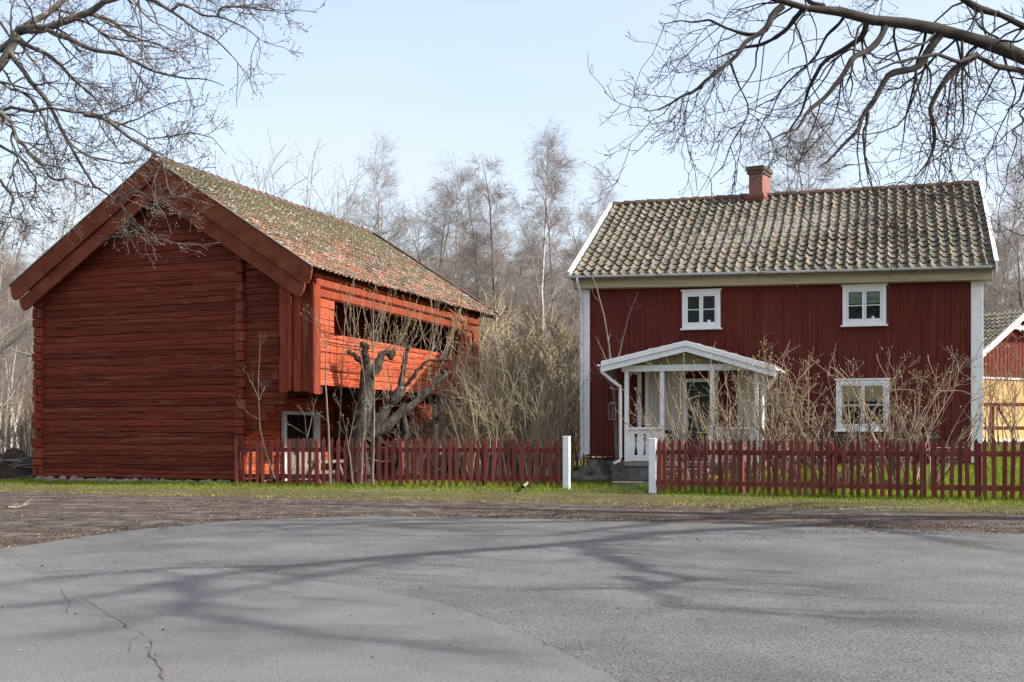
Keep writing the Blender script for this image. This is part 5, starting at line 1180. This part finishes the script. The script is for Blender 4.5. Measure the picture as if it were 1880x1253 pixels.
x, y = b2w(.7, 4.3); ld = empty('leaning_boards', (x, y, 0), BRZ, 'stack of orange red boards leaning under the gallery', 'boards')
for k in range(4):
    mb = MB(); mb.bar((0 + k * .13, .1, 0), (.1 + k * .13, .5, 1.55 + .12 * k), .11, .03, (0, 1, 0)); mb.build('board', M['plankz'], ld)
x, y = b2w(1.5, 8.2); tb2 = empty('white_table', (x, y, 0), BRZ + 1.4, 'weathered pale table under the gallery behind the fence', 'table')
mb = MB(); mb.box(-.8, .8, -.35, .35, .68, .72); mb.build('table_top', M['worn'], tb2)
for sx in (-.7, .7):
    for sy in (-.28, .28): mb = MB(); mb.box(sx - .03, sx + .03, sy - .03, sy + .03, 0, .68); mb.build('leg', M['worn'], tb2)
# daffodils
def daffodils(px, py, Y, n, label, seed):
    r = np.random.default_rng(seed); c = at(px, py, Y); c[2] = gzf(c[0], Y); root = empty('daffodil_clump', tuple(c), 0, label, 'flowers')
    P = np.stack([stem((r.normal(0, .12), r.normal(0, .12), -.02), (r.normal(0, .15), r.normal(0, .15), 1), r.uniform(.22, .42), 4, r, .08) for _ in range(n * 4)])
    fast_mesh('leaves', *tubes(P, np.array([.006, .007, .005, .001])[None].repeat(n * 4, 0), 3), M['grass'], root)
    v, f = octa(P[:n, -1], .034, r, .8); fast_mesh('blooms', v, f, M['flower'], root)
daffodils(1303, 850, 29.7, 9, 'yellow daffodils among the lilac stems by the porch', 1); daffodils(1245, 868, 31.5, 4, 'few daffodils beside the porch steps', 2)
# ------------------------------------------------------------ grass and litter (uncountable)
def blades(name, X, Y, H, m, label, lean=.35, wd=.006, kind='stuff', zoff=0.0):
    n = len(X); r = np.random.default_rng(n); Z = gz(X, Y) + zoff; a = r.uniform(0, 6.28, n); w_ = wd * r.uniform(.6, 1.6, n)
    B = np.stack([X, Y, Z], 1); d = np.stack([np.cos(a), np.sin(a), np.zeros(n)], 1); l = np.stack([r.normal(0, lean, n) * H, r.normal(0, lean, n) * H, H], 1)
    V = np.stack([B - d * w_[:, None], B + d * w_[:, None], B + l], 1).reshape(-1, 3)
    o = fast_mesh(name, V, np.arange(3 * n).reshape(-1, 3), m); tag(o, label, None, kind=kind); o['category'] = 'grass'; return o
r = np.random.default_rng(55)
N = 90000; X = r.uniform(-19, 15, N); vy = interp_edge(verge, X); fy = fence_y(X) + .5; fy = np.where(X < -7.6, 33.4 + (-7.6 - X) * .42, fy)
fy = np.where((X > 1.4) & (X < 3.5), 33.2, fy)
t = r.beta(1.5, 1.0, N); Y = vy - .25 + (fy - vy + .3) * t
clump = .5 + .5 * np.sin(X * 2.3 + 1.3 * np.sin(Y * 3)) * np.sin(X * .7 + Y * 2.1); keep = r.uniform(0, 1, N) < .15 + .85 * np.maximum(t ** 2, clump * t); X, Y, t = X[keep], Y[keep], t[keep]
H = (.025 + .07 * t ** 3) * r.uniform(.5, 1.6, len(X)); H = np.where(Y < fence_y(X) - .6, H * .75, H)
g1 = r.uniform(0, 1, len(X)) < .02 + 1.0 * t ** 1.5
blades('verge_grass', X[g1], Y[g1], H[g1], M['grass'], 'green grass along the foot of barn and fences')
blades('dry_grass', X[~g1], Y[~g1], H[~g1] * .7, M['straw'], 'dry straw coloured grass at the edge of the gravel', lean=.9)
n_c = 260; cx = np.concatenate([r.uniform(-14.5, -7.8, 50), r.uniform(-7.7, 14, n_c - 50)]); cy = np.where(cx < -7.7, 33.2 + (-7.6 - cx) * .42 - .1, fence_y(cx)) + r.normal(-.05, .12, n_c)
cy = np.where((cx > 1.5) & (cx < 3.4), cy + .6, cy); kk_ = r.integers(0, n_c, 9000); X = cx[kk_] + r.normal(0, .07, 9000); Y = cy[kk_] + r.normal(0, .06, 9000); hh_ = r.uniform(.06, .2, n_c)[kk_] * r.uniform(.5, 1.1, 9000)
blades('weed_tufts', X, Y, hh_, M['grass'], 'taller tufts of grass and weeds along the fence feet', wd=.007)
n_c = 150; cx = r.uniform(-18, 14, n_c); cy = interp_edge(verge, cx) + r.uniform(-.5, .7, n_c); kk_ = r.integers(0, n_c, 5000); X = cx[kk_] + r.normal(0, .12, 5000); Y = cy[kk_] + r.normal(0, .05, 5000)
blades('dry_tufts', X, Y, r.uniform(.03, .08, 5000), M['straw'], 'tufts of dry grass straggling onto the gravel', lean=.8)
N = 150000; X = r.uniform(3.4, 19, N); Y = fence_y(X) + .1 + r.uniform(0, 1, N) ** 1.1 * 12; kp = ((X - 2.15) * -hs * -1 + 0 > -9) 
uu = (X - HC[0]) * hc + (Y - HC[1]) * hs; vv = -(X - HC[0]) * hs + (Y - HC[1]) * hc; kp = ~((uu > -.2) & (uu < 10.9) & (vv > -.1)) & ~((uu > pu0 - .1) & (uu < pu1 + .1) & (vv > VP - .5))
X, Y = X[kp], Y[kp]; blades('lawn_grass', X, Y, .13 * r.uniform(.4, 1.6, len(X)), M['grass'], 'bright green lawn behind the cottage side fence', wd=.008)
N = 60000; X = r.uniform(-4, 5, N); Y = fence_y(X) + .3 + r.uniform(0, 1, N) * 22; uu = (X - HC[0]) * hc + (Y - HC[1]) * hs; kp = (uu < -.25)
bu = (X - BC[0]) * math.cos(BRZ) + (Y - BC[1]) * math.sin(BRZ); kp &= bu > .2
X, Y = X[kp], Y[kp]; blades('yard_grass', X, Y, .10 * r.uniform(.4, 1.6, len(X)), M['grass'], 'rough grass in the yard between barn and cottage', wd=.009)
def litter(name, X, Y, s, m, label, z=.02):
    n = len(X); r = np.random.default_rng(n + 1); a = r.uniform(0, 6.28, n); s = s * r.uniform(.5, 1.5, n)
    Z = gz(X, Y) + z; c = np.stack([X, Y, Z], 1); u_ = np.stack([np.cos(a), np.sin(a), r.normal(0, .3, n)], 1) * s[:, None]; v_ = np.stack([-np.sin(a), np.cos(a), r.normal(0, .3, n)], 1) * s[:, None] * .6
    V = np.stack([c - u_, c - v_, c + u_, c + v_], 1).reshape(-1, 3); o = fast_mesh(name, V, np.arange(4 * n).reshape(-1, 4), m); tag(o, label, None, kind='stuff'); o['category'] = 'leaves'
N = 52000; X = r.uniform(-18, 14, N); lo = interp_edge(redge, X); hi = interp_edge(verge, X) + 2.2; Y = lo - .1 + (hi - lo) * np.where(r.uniform(0, 1, N) < .3, r.beta(1, 7, N), r.uniform(0, 1, N))
cl = np.sin(X * .9 + 2 * np.sin(Y * .8)) * np.sin(Y * 1.7 + X * .3) + .4 * (X < -3); kp = r.uniform(-.9, 1.2, N) < cl; litter('leaf_litter', X[kp], Y[kp], .015, M['leaf'], 'dead brown leaves and bits of bark scattered on the gravel', .018)
N = 2600; X = np.concatenate([r.normal(5.8, 1.2, 900), r.normal(3.0, .8, 300), r.normal(-7, .6, 400), r.uniform(-12, 14, N - 1600)]); Y = np.concatenate([r.normal(17.0, .16, 900), r.normal(16.0, .25, 300), r.uniform(8, 15, 400), r.uniform(7, 18, N - 1600)])
litter('road_litter', X, Y, .012, M['leaf'], 'orange brown leaf crumbs on the asphalt', .022)
